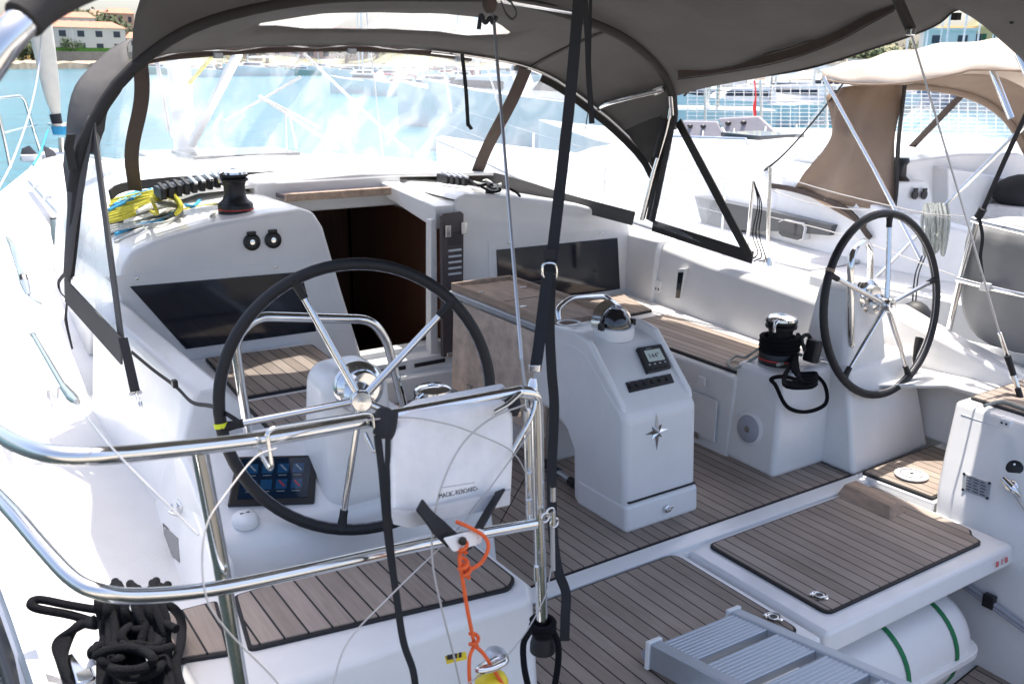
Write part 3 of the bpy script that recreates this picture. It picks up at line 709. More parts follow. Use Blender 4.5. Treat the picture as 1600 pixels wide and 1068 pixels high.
# raised side walls of the instrument face
for x in (xl+.012, xr-.012):
    MB().prism_x([(2.72, 1.345), (2.735, 1.385), (2.96, 1.60), (3.06, 1.615), (3.32, 1.60), (3.33, 1.55), (3.0, 1.52)], x-.016, x+.016).build('side_wall', GEL, T, bevel=.012)
MB().box((2.57, 2.672, .975), (.375, .012, .006)).build('drawer_gap', CAULK, T)
dw = MB().loft([[V(xl-.012, 2.655, ZS+.001), V(xr+.012, 2.655, ZS+.001), V(xr+.010, 2.664, .968), V(xl-.010, 2.664, .968)], [V(xl-.012, 3.0, ZS+.001), V(xr+.012, 3.0, ZS+.001), V(xr+.010, 3.0, .968), V(xl-.010, 3.0, .968)]]).build('base_drawer', GEL, T, bevel=.022, seg=4)
p = V(2.585, 2.655, .905)
lk = MB().lathe([(.017, 0), (.017, .008), (.011, .012), (.009, .02), (0, .021)], p, (0, -1, 0), 20).build('drawer_lock', STEEL, T)
MB().box(p+V(.012, -.014, .008), (.022, .008, .012)).build('key_cover', STEEL, lk, bevel=.003)
# star emblem
def ped_aft(px, py):
    z = 1.1
    for _ in range(12):
        p = at(px, py, y=2.665+.035*(z-ZS)/.49); z = p.z
    return p
sc = ped_aft(1026, 674); n0 = V(0, -1, .07).normalized(); up = V(0, .07, 1).normalized(); rt = V(1, 0, 0)
st = MB()
for k in range(8):
    a = PI/2+k*PI/4; R_ = (.093, .040, .068, .040)[k % 4] if k % 2 == 0 or True else .04
    if k in (0, 4): R_ = .088 if k == 0 else .082
    elif k in (2, 6): R_ = .066
    else: R_ = .040
    ri = .023
    tip = sc+(rt*math.cos(a)+up*math.sin(a))*R_+n0*.002
    l_1 = sc+(rt*math.cos(a+PI/8)+up*math.sin(a+PI/8))*ri+n0*.002; r_1 = sc+(rt*math.cos(a-PI/8)+up*math.sin(a-PI/8))*ri+n0*.002
    top_ = sc+n0*.017
    st.face([top_, tip, l_1]); st.face([top_, r_1, tip])
st.build('star_emblem', STEEL, T, smooth=False)
# instrument face: plane between (2.735,1.372) and (2.955,1.555)
fn = V(0, -.183, .22).normalized(); fv = V(0, .22, .183).normalized()
def on_face(px, py, off=0):
    z = 1.45
    for _ in range(20):
        p = at(px, py, y=2.735+.22*(z-1.372)/.183); z = p.z
    return p+fn*off
def face_box(q4, o0, o1, name, m, par, bevel=0):
    P = [on_face(*q) for q in q4]
    return MB().loft([[p+fn*o0 for p in P], [p+fn*o1 for p in P]]).build(name, m, par, bevel=bevel)
ins = thing('autopilot_display', 'black square autopilot display reading 144 on the pedestal face', 'instrument display', on_face(1019, 562))
face_box(((992, 546), (1031, 540), (1047, 577), (1009, 586)), 0, .018, 'case', BLKPLA, ins, .006)
lcd = face_box(((1003, 552), (1027, 548), (1036, 565), (1011, 569)), .017, .020, 'lcd', LCD, ins)
ex = (on_face(1036, 565)-on_face(1011, 569)).normalized()
writing('144°', on_face(1018.5, 559.5, .0203), ex, fv, .033, INK, 'heading_digits', ins, .0006)
for k in range(4): 
    p = on_face(1014+8*k, 580-1.6*k, .018); MB().box(p, (.012, .008, .005), rotm('X', .69)).build('button', RUBBER, ins)
    q_ = on_face(1012+8*k, 573.5-1.6*k, .018); MB().box(q_, (.010, .006, .005), rotm('X', .69)).build('button', SPKG, ins)
MB().box(on_face(1010, 548, .0185), (.03, .004, .0006), rotm('X', .69)).build('maker_mark', ICONW, ins)
sp = face_box(((977, 598), (1047, 584), (1053, 598), (983, 614)), 0, .006, 'switch_panel', BLKPLA, T, .002)
for k in range(6):
    p = on_face(984+11.5*k, 604-2.4*k, .006); MB().lathe([(.009, 0), (.009, .004), (0, .004)], p, fn, 12).build('push_button', RUBBER, sp)
    MB().box(on_face(982+11.5*k, 598.5-2.4*k, .0065), (.014, .003, .0008), rotm('X', .69)).build('switch_caption', ICONW, sp)
# compass
cpz = at(966, 537, z=1.585)
cpz = V(2.585, 3.05, 1.58)
CT = thing('steering_compass', 'domed steering compass with chrome hood ring on the pedestal top', 'compass', cpz)
MB().lathe([(.088, -.01), (.090, .02), (.086, .04), (.078, .043), (.072, .043)], cpz, (0, -.1, 1), 36, cap=False).build('base_ring', WHTPLA, CT)
MB().lathe([(.074, .035), (.074, .05), (.06, .085), (.035, .11), (0, .118)], cpz, (0, -.1, 1), 32).build('glass_dome', mat('compass_dome_glass', (.012, .012, .014), .04, coat=.8, spec=.7), CT)
hd = [cpz+V(.092*math.cos(a), .012+.05*math.sin(a)*.35, .035+.095*math.sin(a)) for a in [PI*k/12 for k in range(13)]]
MB().strap(hd, .05, (0, 1, .3), .006, 2).build('hood', STEEL, CT)
MB().lathe([(.026, .119), (.026, .123), (.017, .124), (.017, .120)], cpz, (0, -.1, 1), 20, cap=False).build('dome_reflection_ring', SPKG, CT)
for k in (-1, 1): MB().box(cpz+V(.088*k, -.02, .045), (.02, .03, .03)).build('pivot_block', BLKPLA, CT, bevel=.005)
MB().lathe([(.055, .0), (.058, .004), (.05, .007), (.045, .002)], V(2.47, 3.22, 1.60), (0, 0, 1), 28, cap=False).build('cup_ring', GEL, T)
guard = [at(873, 500, y=3.36), at(871, 482, y=3.38), at(890, 466, y=3.4), at(945, 463, y=3.45), at(958, 472, y=3.4), at(960, 490, y=3.36)]
MB().tube(rounded(guard, .05, 6), .0135, n=14, smooth=False).build('grab_handle', STEEL, T)

# ================================================================== COCKPIT TABLE
T = thing('cockpit_table', 'weathered wooden drop leaf table in front of the pedestal', 'table', (2.6, 3.9, ZS))
tz = 1.575
tz = 1.57
y0, y1, xa_, xb_ = 3.36, 4.22, 2.445, 2.82
tt = MB().prism([(xa_, y0), (xb_, y0), (xb_, y1), (xa_, y1)], tz-.02, tz+.004).build('table_top', BAREWOOD, T, bevel=.003)
for (xa, ya), (xb, yb) in (((xa_, y1-.018), (xb_, y1)), ((xa_, y0), (xa_+.015, y1-.018)), ((xb_-.015, y0), (xb_, y1-.018))):
    MB().box(((xa+xb)/2, (ya+yb)/2, tz+.012), (xb-xa, yb-ya, .026)).build('fiddle_rail', BAREWOOD, T, bevel=.004)
MB().box(((xa_+xb_)/2, 3.80, tz+.0045), (xb_-xa_-.03, .003, .002)).build('leaf_joint', CAULK, tt)
for q in ((xa_+.06, 4.02), (xb_-.06, 4.0), (xa_+.08, 3.66), (xb_-.06, 3.64)):
    MB().box((q[0], q[1], tz+.006), (.035, .022, .005)).build('latch_plate', STEEL, tt, bevel=.002)
MB().box((xa_-.012, 3.79, tz-.03), (.022, .84, .03)).build('hinge_rail', ALU, T, bevel=.004)
stn = mat('stained_teak', (.58, .46, .37), .7, var=.30, vscale=11, bump=.15, bscale=50)
lf = MB().box((2.415, 3.72, 1.28), (.020, .84, .48), rotm('Y', .03)).build('drop_leaf', stn, T, bevel=.004)
MB().box((xb_+.025, 3.72, 1.28), (.020, .84, .48), rotm('Y', -.03)).build('drop_leaf', BAREWOOD, T, bevel=.004)
MB().box((2.63, 3.78, 1.19), (.24, .74, .7)).build('table_cabinet', GEL, T, bevel=.02)
MB().box((2.47, 3.42, 1.05), (.06, .03, .42)).build('leaf_support', BAREWOOD, T, bevel=.004)
for yy in (3.5, 3.95): MB().box((2.398, yy, 1.10), (.008, .05, .03)).build('leaf_catch', STEEL, lf)
rng = random.Random(2)
for k in range(9): MB().lathe([(.008+.012*rng.random(), 0), (.006, .0008), (0, .0009)], V(2.4045-.02*(1.28-1.28), 3.45+.5*rng.random(), 1.16+.22*rng.random())+V(.0, 0, 0), (-1, 0, .03), 9).build('stain_mark', BAREWOOD, lf) if False else None
# boat hook handles lying on the sole between table and pedestal
bh = thing('boat_hook', 'black gripped pole lying on the teak sole under the pedestal', 'pole', (2.3, 3.4, ZS+.03))
a, b = at(835, 712, z=ZS+.03), at(935, 780, z=ZS+.03)
MB().tube([a, b], .014).build('pole', ALU, bh)
for s0, s1 in ((.10, .40), (.58, .86)): MB().tube([a.lerp(b, s0), a.lerp(b, s1)], .019).build('grip', RUBBER, bh)

# ================================================================== WINCHES
def winch(p, s, label, metal_drum=False, drum_mat=None):
    T = thing('winch', label, 'winch', p, 'sheet winches')
    p = Vector(p); dm = drum_mat or BLKPLA
    MB().lathe([(.088*s, 0), (.09*s, .01*s), (.09*s, .045*s), (.08*s, .06*s)], p, n=32).build('skirt', BLKPLA, T)
    MB().lathe([(.080*s, .055*s), (.062*s, .075*s), (.054*s, .10*s), (.054*s, .145*s), (.060*s, .165*s)], p, n=32).build('drum', dm, T)
    MB().lathe([(.0905*s, .022*s), (.0905*s, .027*s)], p, n=32, cap=False).build('red_ring', REDM, T)
    jaw = MB(); jaw.lathe([(.05*s, .16*s), (.07*s, .168*s), (.072*s, .178*s), (.058*s, .185*s), (.07*s, .190*s), (.072*s, .202*s), (.055*s, .205*s)], p, n=32); jaw.build('self_tailing_jaw', RUBBER, T)
    cp = MB().lathe([(.069*s, .203*s), (.067*s, .215*s), (.05*s, .224*s), (.02*s, .228*s), (.018*s, .222*s), (0, .222*s)], p, n=32).build('top_cap', STEEL, T)
    MB().tube([p+V(-.06*s, -.03*s, .215*s), p+V(-.085*s, -.035*s, .20*s), p+V(-.08*s, -.03*s, .165*s)], .008*s, n=8).build('stripper_arm', STEEL, T)
    return T
winch(at(1187, 568, y=2.93)*0+V(3.50, 2.90, 1.335), 1.05, 'tall winch wrapped in black rope on the white starboard pod')
winch(at(369, 333, z=1.945), 1.0, 'black winch with a red ring on the cabin top beside the yellow rope')
winch(at(652, 640, y=2.92)*0+V(1.60, 2.90, 1.335), 1.0, 'black winch half hidden behind the white bag')

# black sheet wrapped round the starboard winch
c = V(3.50, 2.90, 1.335)
T = thing('sheet_rope', 'black rope wound on the starboard winch with a loop hanging down', 'rope', c)
P = []
for k in range(56):
    a = 2*PI*k/14; P.append(c+V(.088*math.cos(a), .088*math.sin(a), .055+.021*k/14))
MB().tube(P, .0105, n=8, sub=2).build('drum_turns', ROPEBLK, T)
w = [c+V(.09, 0, .10), at(1245, 575, y=2.86), at(1290, 592, y=2.78), at(1262, 596, y=2.74), at(1225, 588, y=2.72), at(1205, 592, y=2.735), at(1212, 602, y=2.73), at(1230, 635, y=2.69), at(1260, 643, y=2.68), at(1290, 630, y=2.66), at(1288, 600, y=2.70), at(1265, 578, y=2.78), at(1248, 566, y=2.9)]
MB().tube(w, .0095, n=8, sub=6).build('hanging_loop', ROPEBLK, T)
for d in range(4):
    w = [c+V(.085, -.03, .07-.012*d), at(1240+4*d, 580+5*d, z=1.37), at(1275, 583+5*d, z=1.37), at(1262, 596+3*d, z=1.36), at(1225, 594+2*d, z=1.36), c+V(-.02, -.10, .03+.004*d)]
    MB().tube(w, .0095, n=8, sub=5).build('slack_turn', ROPEBLK, T)
MB().tube([c+V(-.07, .06, .03), at(1150, 575, z=1.30), at(1138, 566, z=1.29), at(1150, 556, z=1.3), at(1165, 558, z=1.31), c+V(-.05, .09, .05)], .007, n=8).build('gray_tail', ROPEGRY, T)
# jammer block aft of the winch
p = at(1270, 548, z=1.41)
T = thing('rope_jammer', 'black rope jammer with a chrome ring behind the starboard winch', 'jammer', V(3.80, 2.98, 1.345))
MB().box(p, (.05, .07, .11), rotm('Y', .2)).build('cheek_body', BLKPLA, T, bevel=.012)
MB().tube([p+V(.05+.035*math.cos(a), -.03+.035*math.sin(a), -.045) for a in [2*PI*k/12 for k in range(12)]], .005, True).build('shackle_ring', STEEL, T)
MB().tube([p+V(-.03, .02, .0), p+V(-.04, .04, .055), p+V(0, .04, .07), p+V(.03, .03, .03)], .010).build('sheave_guard', RUBBER, T)
MB().tube([p+V(-.02, .05, -.03), at(1245, 553, z=1.36), at(1230, 565, z=1.35), at(1215, 570, z=1.37)], .008).build('gray_sheet', ROPEGRY, T)
# engine throttle lever on the starboard console
T = thing('throttle_lever', 'black throttle lever beside the far wheel', 'throttle', at(1432, 570, y=2.66))
p = at(1432, 573, y=2.72)
pl = MB().box(at(1422, 575, y=2.66), (.075, .06, .012), rotm('X', .3)).build('lever_plate', STEEL, T, bevel=.004)
a = at(1426, 568, y=2.66); b = at(1437, 528, y=2.68)
MB().tube([a, a.lerp(b, .5), b], [.008, .010, .018, .022], n=12, sub=4).build('handle', RUBBER, T)

# ================================================================== CABIN TOP: clutches, ropes, sockets
T = thing('rope_clutch_bank', 'row of black rope clutches along the cabin top edge behind the yellow rope', 'rope clutch', V(1.2, 5.15, 1.93))
for k in range(9):
    p = at(250+12*k, 301-2.6*k, y=5.1)
    b = MB().box(p+V(0, 0, .0), (.030, .16, .06)).build('clutch_body', BLKPLA, T, bevel=.008)
    MB().box(p+V(0, -.05, .036), (.020, .12, .014), rotm('X', .18)).build('clutch_handle', STEEL if k > 3 else RUBBER, b, bevel=.004)
for k in range(3):
    pass
T = thing('rope_clutch_bank', 'gray rope clutches on the starboard cabin top beside the brown hood strut', 'rope clutch', at(700, 272, z=2.0))
for k in range(4):
    p = at(693+9*k, 279+1.0*k, z=2.02); b = MB().box(p, (.03, .13, .055)).build('clutch_body', BLKPLA, T, bevel=.008)
    MB().box(p+V(0, -.03, .032), (.02, .11, .012), rotm('X', .15)).build('clutch_handle', SPKG, b, bevel=.004)
def coil(name, label, m, cpx, n, rx, ry, seed, r=.009, zc=1.95, tilt=.2, par=None, jit=.25):
    rng = random.Random(seed); c = Vector(cpx)
    T = thing(name, label, 'rope', c)
    P = []
    for k in range(n*12):
        a = 2*PI*k/12; l = k//12
        j = 1+jit*(rng.random()-.5)
        P.append(c+V(rx*j*math.cos(a), ry*j*math.sin(a), r+r*1.6*(l*.6 % 3)+.02*rng.random()+tilt*rx*math.cos(a)*.2))
    MB().tube(P, r, n=7, sub=2).build('coiled_line', m, T)
    return T
cy = at(232, 325, z=1.95)
# yellow hank: parallel bights draped over the others
T = thing('halyard_rope', 'hank of yellow rope lying on the cabin top', 'rope', cy)
rng = random.Random(3)
for k in range(9):
    w1 = lambda a: rng.uniform(-a, a)
    P = [at(166+k+w1(2), 348-4.4*k, z=1.905+.004*k), at(200+3*k, 338-4.6*k+w1(1.5), z=1.94+.006*k), at(232+2*k, 322-3.0*k+w1(1.5), z=1.975+.008*k), at(258+1.5*k, 309-.8*k, z=1.99+.006*k), at(275+1.0*k+w1(1), 311+1.4*k, z=1.97+.003*k), at(281-.8*k, 325+1.2*k, z=1.95)]
    MB().tube(P, .0098, n=8, sub=5).build('bight', ROPEYEL, T)
MB().tube([at(236, 308, z=2.05), at(240, 318, z=2.06), at(246, 334, z=2.0), at(236, 330, z=1.96)], .0085, n=8).build('wrapping_turn', ROPEYEL, T)
T = thing('control_line', 'light blue rope tangled under the yellow hank on the cabin top', 'rope', at(200, 318, z=1.93))
for k in range(5):
    P = [at(170+4*k, 328-4*k, z=1.94), at(195+5*k, 316-5*k, z=1.96), at(222+4*k, 304-3*k, z=1.98), at(240, 300+3*k, z=1.97)]
    MB().tube(P, .0085, n=8).build('blue_turn', ROPEBLU, T)
for k in range(2):
    MB().tube([at(180, 366-3*k, z=1.86), at(215, 352-3*k, z=1.89), at(250, 345-2*k, z=1.91), at(276, 330, z=1.93)], .0085, n=8).build('blue_tail', ROPEBLU, T)
MB().tube([at(290, 320, z=1.95), at(302, 322, z=1.95), at(312, 313, z=1.955)], .009, n=8).build('blue_end', ROPEBLU, T)
T = thing('reef_line', 'white flecked rope looped in front of the yellow hank', 'rope', at(230, 350, z=1.9))
for k in range(3):
    P = [at(172, 362-4*k, z=1.87), at(210, 353-3*k, z=1.895), at(258, 347-7*k, z=1.92), at(284, 332-4*k, z=1.935), at(272, 322-3*k, z=1.97), at(240, 324-3*k, z=1.99), at(214, 332-k, z=1.98)]
    MB().tube(P, .008, n=8).build('white_bight', ROPEWHT, T)
for k in range(2):
    MB().tube([at(178, 379-5*k, z=1.83), at(225, 360-4*k, z=1.88), at(290, 338-3*k, z=1.925), at(338, 326-2*k, z=1.935), V(1.36, 4.72, 1.96)], .0075, n=8).build('white_tail', ROPEWHT, T)
MB().tube([at(285, 328, z=1.935), at(315, 322, z=1.945), at(350, 318, z=1.96)], .0075, n=8).build('pale_yellow_tail', ROPEYEL, T)
# dark rope bag behind the coils
T = thing('rope_bag', 'black mesh rope bag under the coils on the cabin top', 'bag', at(225, 340, z=1.88))
MB().loft([[at(165, 372, z=1.80), at(262, 348, z=1.875), at(300, 300, z=1.95), at(170, 312, z=1.9)], [at(168, 364, z=1.85), at(258, 342, z=1.915), at(298, 298, z=1.96), at(172, 308, z=1.92)]]).build('bag_body', CANVASD, T, bevel=.015)
MB().tube([at(166, 365, z=1.85), at(215, 356, z=1.88), at(262, 342, z=1.915)], .006).build('bag_hem', WEB, T)
# starboard halyard tails
T = thing('halyard_tail', 'pale rope tangle and dark block at the foot of the brown hood strut', 'rope', at(775, 288, z=2.0))
for k in range(4):
    P = [at(735+5*k, 282+2*k, z=2.0), at(748+4*k, 290-3*k, z=2.02), at(768+3*k, 286+2*k, z=2.02), at(782, 296-3*k, z=2.0), at(770, 300-2*k, z=1.99), at(752+6*k, 292, z=2.0)]
    MB().tube(P, .007, n=7).build('pale_turn', ROPEWHT if k % 2 else ROPEBLK, T)
MB().tube([at(790, 292, z=1.99), at(806, 300, z=1.97), at(812, 306, z=1.96)], .008).build('dark_tail', ROPEBLK, T)
MB().lathe([(.025, 0), (.025, .02), (0, .022)], at(765, 303, z=1.965), n=14).build('block', RUBBER, T)
# the two round sockets on the port bulkhead
for px in (393, 426):
    p = at(px, 378-(.2*(px-393)*.5), y=4.648)
    T = thing('charging_socket', 'round black socket on the cabin bulkhead, %s the pair' % ('nearer the dark window corner of' if px > 400 else 'nearer the hood curtain of'), 'socket', p, 'bulkhead sockets')
    MB().lathe([(.043, 0), (.043, .012), (.030, .018), (.03, .012), (0, .012)], p, (0, -1, .1), 28).build('socket_body', BLKPLA, T)
    MB().lathe([(.013, .012), (.013, .017), (0, .018)], p, (0, -1, .1), 16).build('contact', STEEL, T)
    MB().box(p+V(0, -.008, .046), (.045, .016, .016)).build('flap_hinge', BLKPLA, T, bevel=.004)

# ================================================================== SPRAYHOOD
HD = thing('sprayhood', 'dark gray sprayhood with clear windows over the companionway', 'sprayhood', (2.44, 5, 1.95))
def curve(pts, n): 
    P = resample(pts, sub=10); L = [0]
    for a, b in zip(P, P[1:]): L.append(L[-1]+(b-a).length)
    out = []
    for i in range(n):
        t = L[-1]*i/(n-1); k = 0
        while k < len(L)-2 and L[k+1] < t: k += 1
        f = (t-L[k])/max(1e-6, L[k+1]-L[k]); out.append(P[k].lerp(P[k+1], f))
    return out
N = 49
# front bow (top edge of the windscreen) and its legs
bow1 = [at(113, 436, y=4.42), at(122, 280, y=4.55), at(150, 170, y=4.72), at(205, 98, y=4.9), at(330, 78, y=4.95), at(500, 71, y=5.0), at(660, 77, y=4.97), at(830, 106, y=4.9), at(930, 168, y=4.72), at(1000, 232, y=4.55), at(1022, 268, y=4.45)]
arch2 = [at(108, 436, y=4.34), at(118, 270, y=4.3), at(150, 180, y=4.28), V(.96, 4.26, 2.68), V(1.25, 4.25, 2.86), V(1.75, 4.22, 2.98), V(2.4, 4.22, 3.02), at(800, -3, y=4.22), at(900, 24, y=4.22), at(985, 62, y=4.25), at(1040, 115, y=4.28), at(1053, 175, y=4.3), at(1042, 250, y=4.32)]
C1, C2 = curve(bow1, N), curve(arch2, N)
# windscreen foot
base = [at(113, 437, y=4.5), at(140, 360, y=4.95), at(172, 306, y=5.4), at(210, 292, y=5.6), at(330, 281, y=5.72), at(500, 273, y=5.8), at(640, 271, y=5.75), at(735, 275, y=5.55), at(800, 290, y=5.2), at(880, 315, y=4.85), at(985, 343, y=4.45)]
CB = curve(base, N)
# roof panel between the two bows, with an opening for the roof window
M_ = 10
iw0, iw1, jw0, jw1 = 18, 33, 3, 6
def roof(i, j):
    t = j/M_
    if iw0 <= i <= iw1 and jw0-1 <= j <= jw1+1:
        w_ = max(.12, min(1, ((i-iw0)/3.5)**.8 if i > iw0 else 0, ((iw1-i)/2.2)**.6 if i < iw1 else 0)); m_w = (jw0+jw1)/2/M_
        if jw0 <= j <= jw1: t = m_w+(t-m_w)*w_+.006*math.sin(i*1.9+j)
    p = C1[i].lerp(C2[i], t); s = math.sin(PI*t)
    return p+V(0, 0, .02*s*math.sin(PI*i/(N-1)))
rf = MB(); wn = MB()
vs = [[rf.bm.verts.new(roof(i, j)) for j in range(M_+1)] for i in range(N)]
for i in range(N-1):
    for j in range(M_):
        if iw0 <= i < iw1 and jw0 <= j < jw1: continue
        rf.bm.faces.new((vs[i][j], vs[i+1][j], vs[i+1][j+1], vs[i][j+1]))
rf.build('hood_canvas', CANVAS, HD, solid=.003, angle=70)
wn.grid([[roof(i, j)-V(0, 0, .004) for j in range(jw0, jw1+1)] for i in range(iw0, iw1+1)])
wn.build('roof_window', VINYLR, HD, angle=70)
for i in (13, 37):
    MB().strap([roof(i, j)-V(0, 0, .006) for j in range(M_+1)], .03, (1, 0, 0), .004, 2).build('roof_seam', CANVASD, HD)
# hems, seams and the sleeve of the aft bow
sv = MB(); sv.tube([p-V(0, .0, .008) for p in C2[4:-2]], .026, n=10, sub=1, smooth=False); sv.build('aft_bow_sleeve', CANVASD, HD)
MB().tube([V(p.x, p.y, p.z) for p in curve([at(1042, 250, y=4.32), at(1050, 190, y=4.3), at(1048, 150, y=4.29)], 12)], .0155, n=12, sub=1, smooth=False).build('aft_bow_tube', STEEL, HD)
s2 = MB(); s2.tube([p+V(0, .03, -.012) for p in C1[10:34]], .022, n=10, sub=1, smooth=False); s2.build('front_bow_sleeve', BROWNC, HD)
MB().tube([p+V(0, -.01, -.004) for p in C1[30:]]+[at(1030, 256, y=4.42)], .0155, n=12, sub=1, smooth=False).build('front_bow_tube', STEEL, HD)
# leg on the starboard side with its black pad
MB().tube([at(1050, 158, y=4.30), at(1043, 200, y=4.32), at(1024, 262, y=4.36), at(1014, 300, y=4.38), at(1003, 344, y=4.40)], .0165, n=12).build('bow_leg', STEEL, HD)
MB().tube([at(1040, 186, y=4.33), at(1026, 246, y=4.36)], .024, n=12).build('leg_pad', RUBBER, HD)
MB().tube([at(932, 172, y=4.72), at(955, 160, y=4.6), at(1038, 140, y=4.3)], .0165, n=12, sub=5).build('spreader_tube', STEEL, HD)
for q, yy in ((1028, 4.29), ):
    MB().tube([at(1022, 144, y=4.36), at(1036, 139, y=4.31)], .021).build('tube_clamp', WHTPLA, HD)
for px in (335, 545, 722, 816):
    k = min(range(N), key=lambda i: abs((C1[i]-V(0, 0, CAMZ)).dot(cright)/(C1[i]-V(0, 0, CAMZ)).dot(fwd)*FPX+800-px))
    MB().box(C1[k]+V(0, .0, -.03), (.045, .03, .03)).build('bow_clip', ALU, HD, bevel=.004)
# window panels
def pane(i0, i1, name, m, t0=0., t1=1., rows=9):
    g = MB(); g.grid([[C1[i].lerp(CB[i], t0+(t1-t0)*r/rows)+V(0, .03*math.sin(PI*r/rows), .012*math.sin(i*1.3+r)) for r in range(rows+1)] for i in range(i0, i1+1)])
    return g.build(name, m, HD, angle=80)
def near_i(Cv, px):
    return min(range(N), key=lambda i: abs((Cv[i]-V(0, 0, CAMZ)).dot(cright)/(Cv[i]-V(0, 0, CAMZ)).dot(fwd)*FPX+800-px))
iL = near_i(C1, 213); iR = near_i(C1, 820)
pane(0, iL, 'port_window', VINYL); pane(iL, iR, 'windscreen', VINYL); pane(iR, N-1, 'starboard_window', VINYL)
def hood_strut(a, b, w, bow=.03):
    P = [a.lerp(b, t)+V(bow*math.sin(2.2*PI*t)*.5, -.02, 0) for t in [k/8 for k in range(9)]]
    return MB().strap(P, w, cright, .012, 3)
hood_strut(at(217, 95, y=4.88), at(207, 296, y=5.5), .07, .035).build('zip_flap', BROWNC, HD)
hood_strut(at(818, 108, y=4.88), at(738, 279, y=5.45), .075, .02).build('zip_flap', BROWNC, HD)
MB().strap([p+V(0, -.03, .012) for p in CB[10:32]], .05, (0, .2, 1), .012, 1).build('foot_hem', CANVASD, HD)
MB().strap([p+V(0, -.03, .01) for p in CB[31:]], .085, (0, .2, 1), .02, 1).build('foot_hem', CANVAS, HD)
MB().strap([C1[i]+V(-.02, -.01, -.03) for i in range(iR+1, N)], .045, (-.6, 0, -.8), .012, 1).build('window_border', CANVASD, HD)
# dark gusset behind the starboard leg
g = [at(960, 178, y=4.66), at(1040, 170, y=4.34), at(1036, 200, y=4.35), at(1022, 258, y=4.42), at(1000, 230, y=4.56)]
MB().loft([[p+V(0, .03, 0) for p in g], [p+V(0, .036, 0) for p in g]]).build('gusset', CANVASD, HD)
# side wings aft of the bow: clear triangles with gray borders
def wing(quad, border, inner, name):
    a = MB(); a.grid([[quad[0].lerp(quad[1], t).lerp(quad[3].lerp(quad[2], t), s) for t in [k/8 for k in range(9)]] for s in [k/8 for k in range(9)]])
    a.build(name, VINYLC, HD, angle=80)
    for k, (p, q, w, sd) in enumerate(border):
        P = [p.lerp(q, t)+V(-.006, -.006, 0) for t in [j/6 for j in range(7)]]
        MB().strap(P, w, sd, .008, 2).build('wing_border', CANVASD if inner else CANVAS, HD)
A, B, C_, D = at(1052, 185, y=4.29), at(1062, 200, y=4.27), at(1178, 408, x=4.06), at(1012, 350, y=4.36)
wing([A, B, C_, D], [(at(1060, 190, y=4.27), at(1172, 402, x=4.05), .055, (0, 1, .2)), (at(1050, 180, y=4.3), at(1016, 345, y=4.36), .12, (.3, 1, 0)), (at(1020, 352, y=4.34), at(1176, 402, x=4.06), .07, (0, 0, 1))], True, 'starboard_wing')
wing([at(148, 196, x=.79), at(156, 215, x=.79), at(195, 538, x=.71), at(106, 440, x=.64)],
     [(at(147, 190, x=.79), at(193, 540, x=.71), .06, (0, .8, .3)), (at(136, 220, x=.76), at(107, 440, x=.64), .11, (0, 1, 0)), (at(104, 452, x=.63), at(192, 548, x=.70), .11, (0, .4, 1))], False, 'port_wing')
# rolled cloth along the port bow
P = [at(207, 60, y=4.7), at(160, 88, y=4.65), at(124, 122, y=4.6), at(108, 170, y=4.55), at(103, 220, y=4.5), at(99, 262, y=4.45), at(107, 300, y=4.4), at(106, 350, y=4.38)]
P2 = [at(204, 97, y=4.35), at(170, 140, y=4.3), at(147, 190, y=4.26), at(141, 240, y=4.25), at(126, 320, y=4.25), at(110, 430, y=4.28)]
ca_, cb_ = curve(P+[at(104, 430, y=4.36)], 24), curve(P2, 24)
rw = MB(); rw.grid([[ca_[i].lerp(cb_[i], t/4)+V(-.02*math.sin(PI*t/4), 0, .008*math.sin(i*.9+t)) for t in range(5)] for i in range(24)]); rw.build('side_cloth', CANVAS, HD, solid=.004, angle=80)
MB().tube([at(200, 98, y=4.45), at(178, 135, y=4.4), at(158, 168, y=4.35), at(148, 200, y=4.3), at(143, 240, y=4.3)], [.02, .035, .03, .04, .02], n=10, sub=6).build('rolled_curtain', CANVAS, HD)
MB().tube([at(152, 145, y=4.42), at(136, 200, y=4.34), at(125, 270, y=4.3), at(117, 350, y=4.3), at(108, 430, y=4.33)], .022, n=10).build('port_bow_sleeve', CANVASD, HD)
zp = MB()
for k in range(12): zp.box(at(107+abs(k-4)*.9, 212+4.6*k, y=4.27), (.035, .02, .012))
zp.build('zip', BLKPLA, HD)
# short straps hanging from the front bow
MB().strap([at(722, 84, y=4.86), at(728, 140, y=4.86), at(731, 190, y=4.86), at(732, 197, y=4.86)], .022, cright, .004).build('hanging_strap', WEB, HD)
MB().strap([at(730, 192, y=4.86), at(737, 202, y=4.86)], .02, cright, .006).build('strap_end', WEB, HD)
# ties hanging from the port wing
MB().tube([at(104, 425, x=.70), at(92, 440, x=.69), at(94, 455, x=.69), at(104, 470, x=.7), at(103, 500, x=.7), at(113, 545, x=.71)], [.010, .008, .004, .004, .008, .005], n=8).build('tie_cord', WEB, HD)
ts = thing('tie_down_strap', 'black strap with a steel snap hook hanging from the port hood wing', 'strap', at(200, 540, x=.90))
MB().strap([at(192, 528, x=.70), at(202, 570, x=.69), at(210, 606, x=.68), at(212, 612, x=.68)], .034, (1, 0, 0), .004).build('webbing', WEB, ts)
MB().box(at(212, 614, x=.675), (.045, .008, .012)).build('strap_bar', STEEL, ts, bevel=.003)
MB().tube([at(213, 616, x=.675), at(216, 624, x=.675)], .006).build('swivel', STEEL, ts)
cc = at(219, 630, x=.675)
MB().tube([cc+V(.0, .022*math.cos(a), .016*math.sin(a)) for a in [2*PI*k/12 for k in range(12)]], .0035, True).build('snap_ring', STEEL, ts)

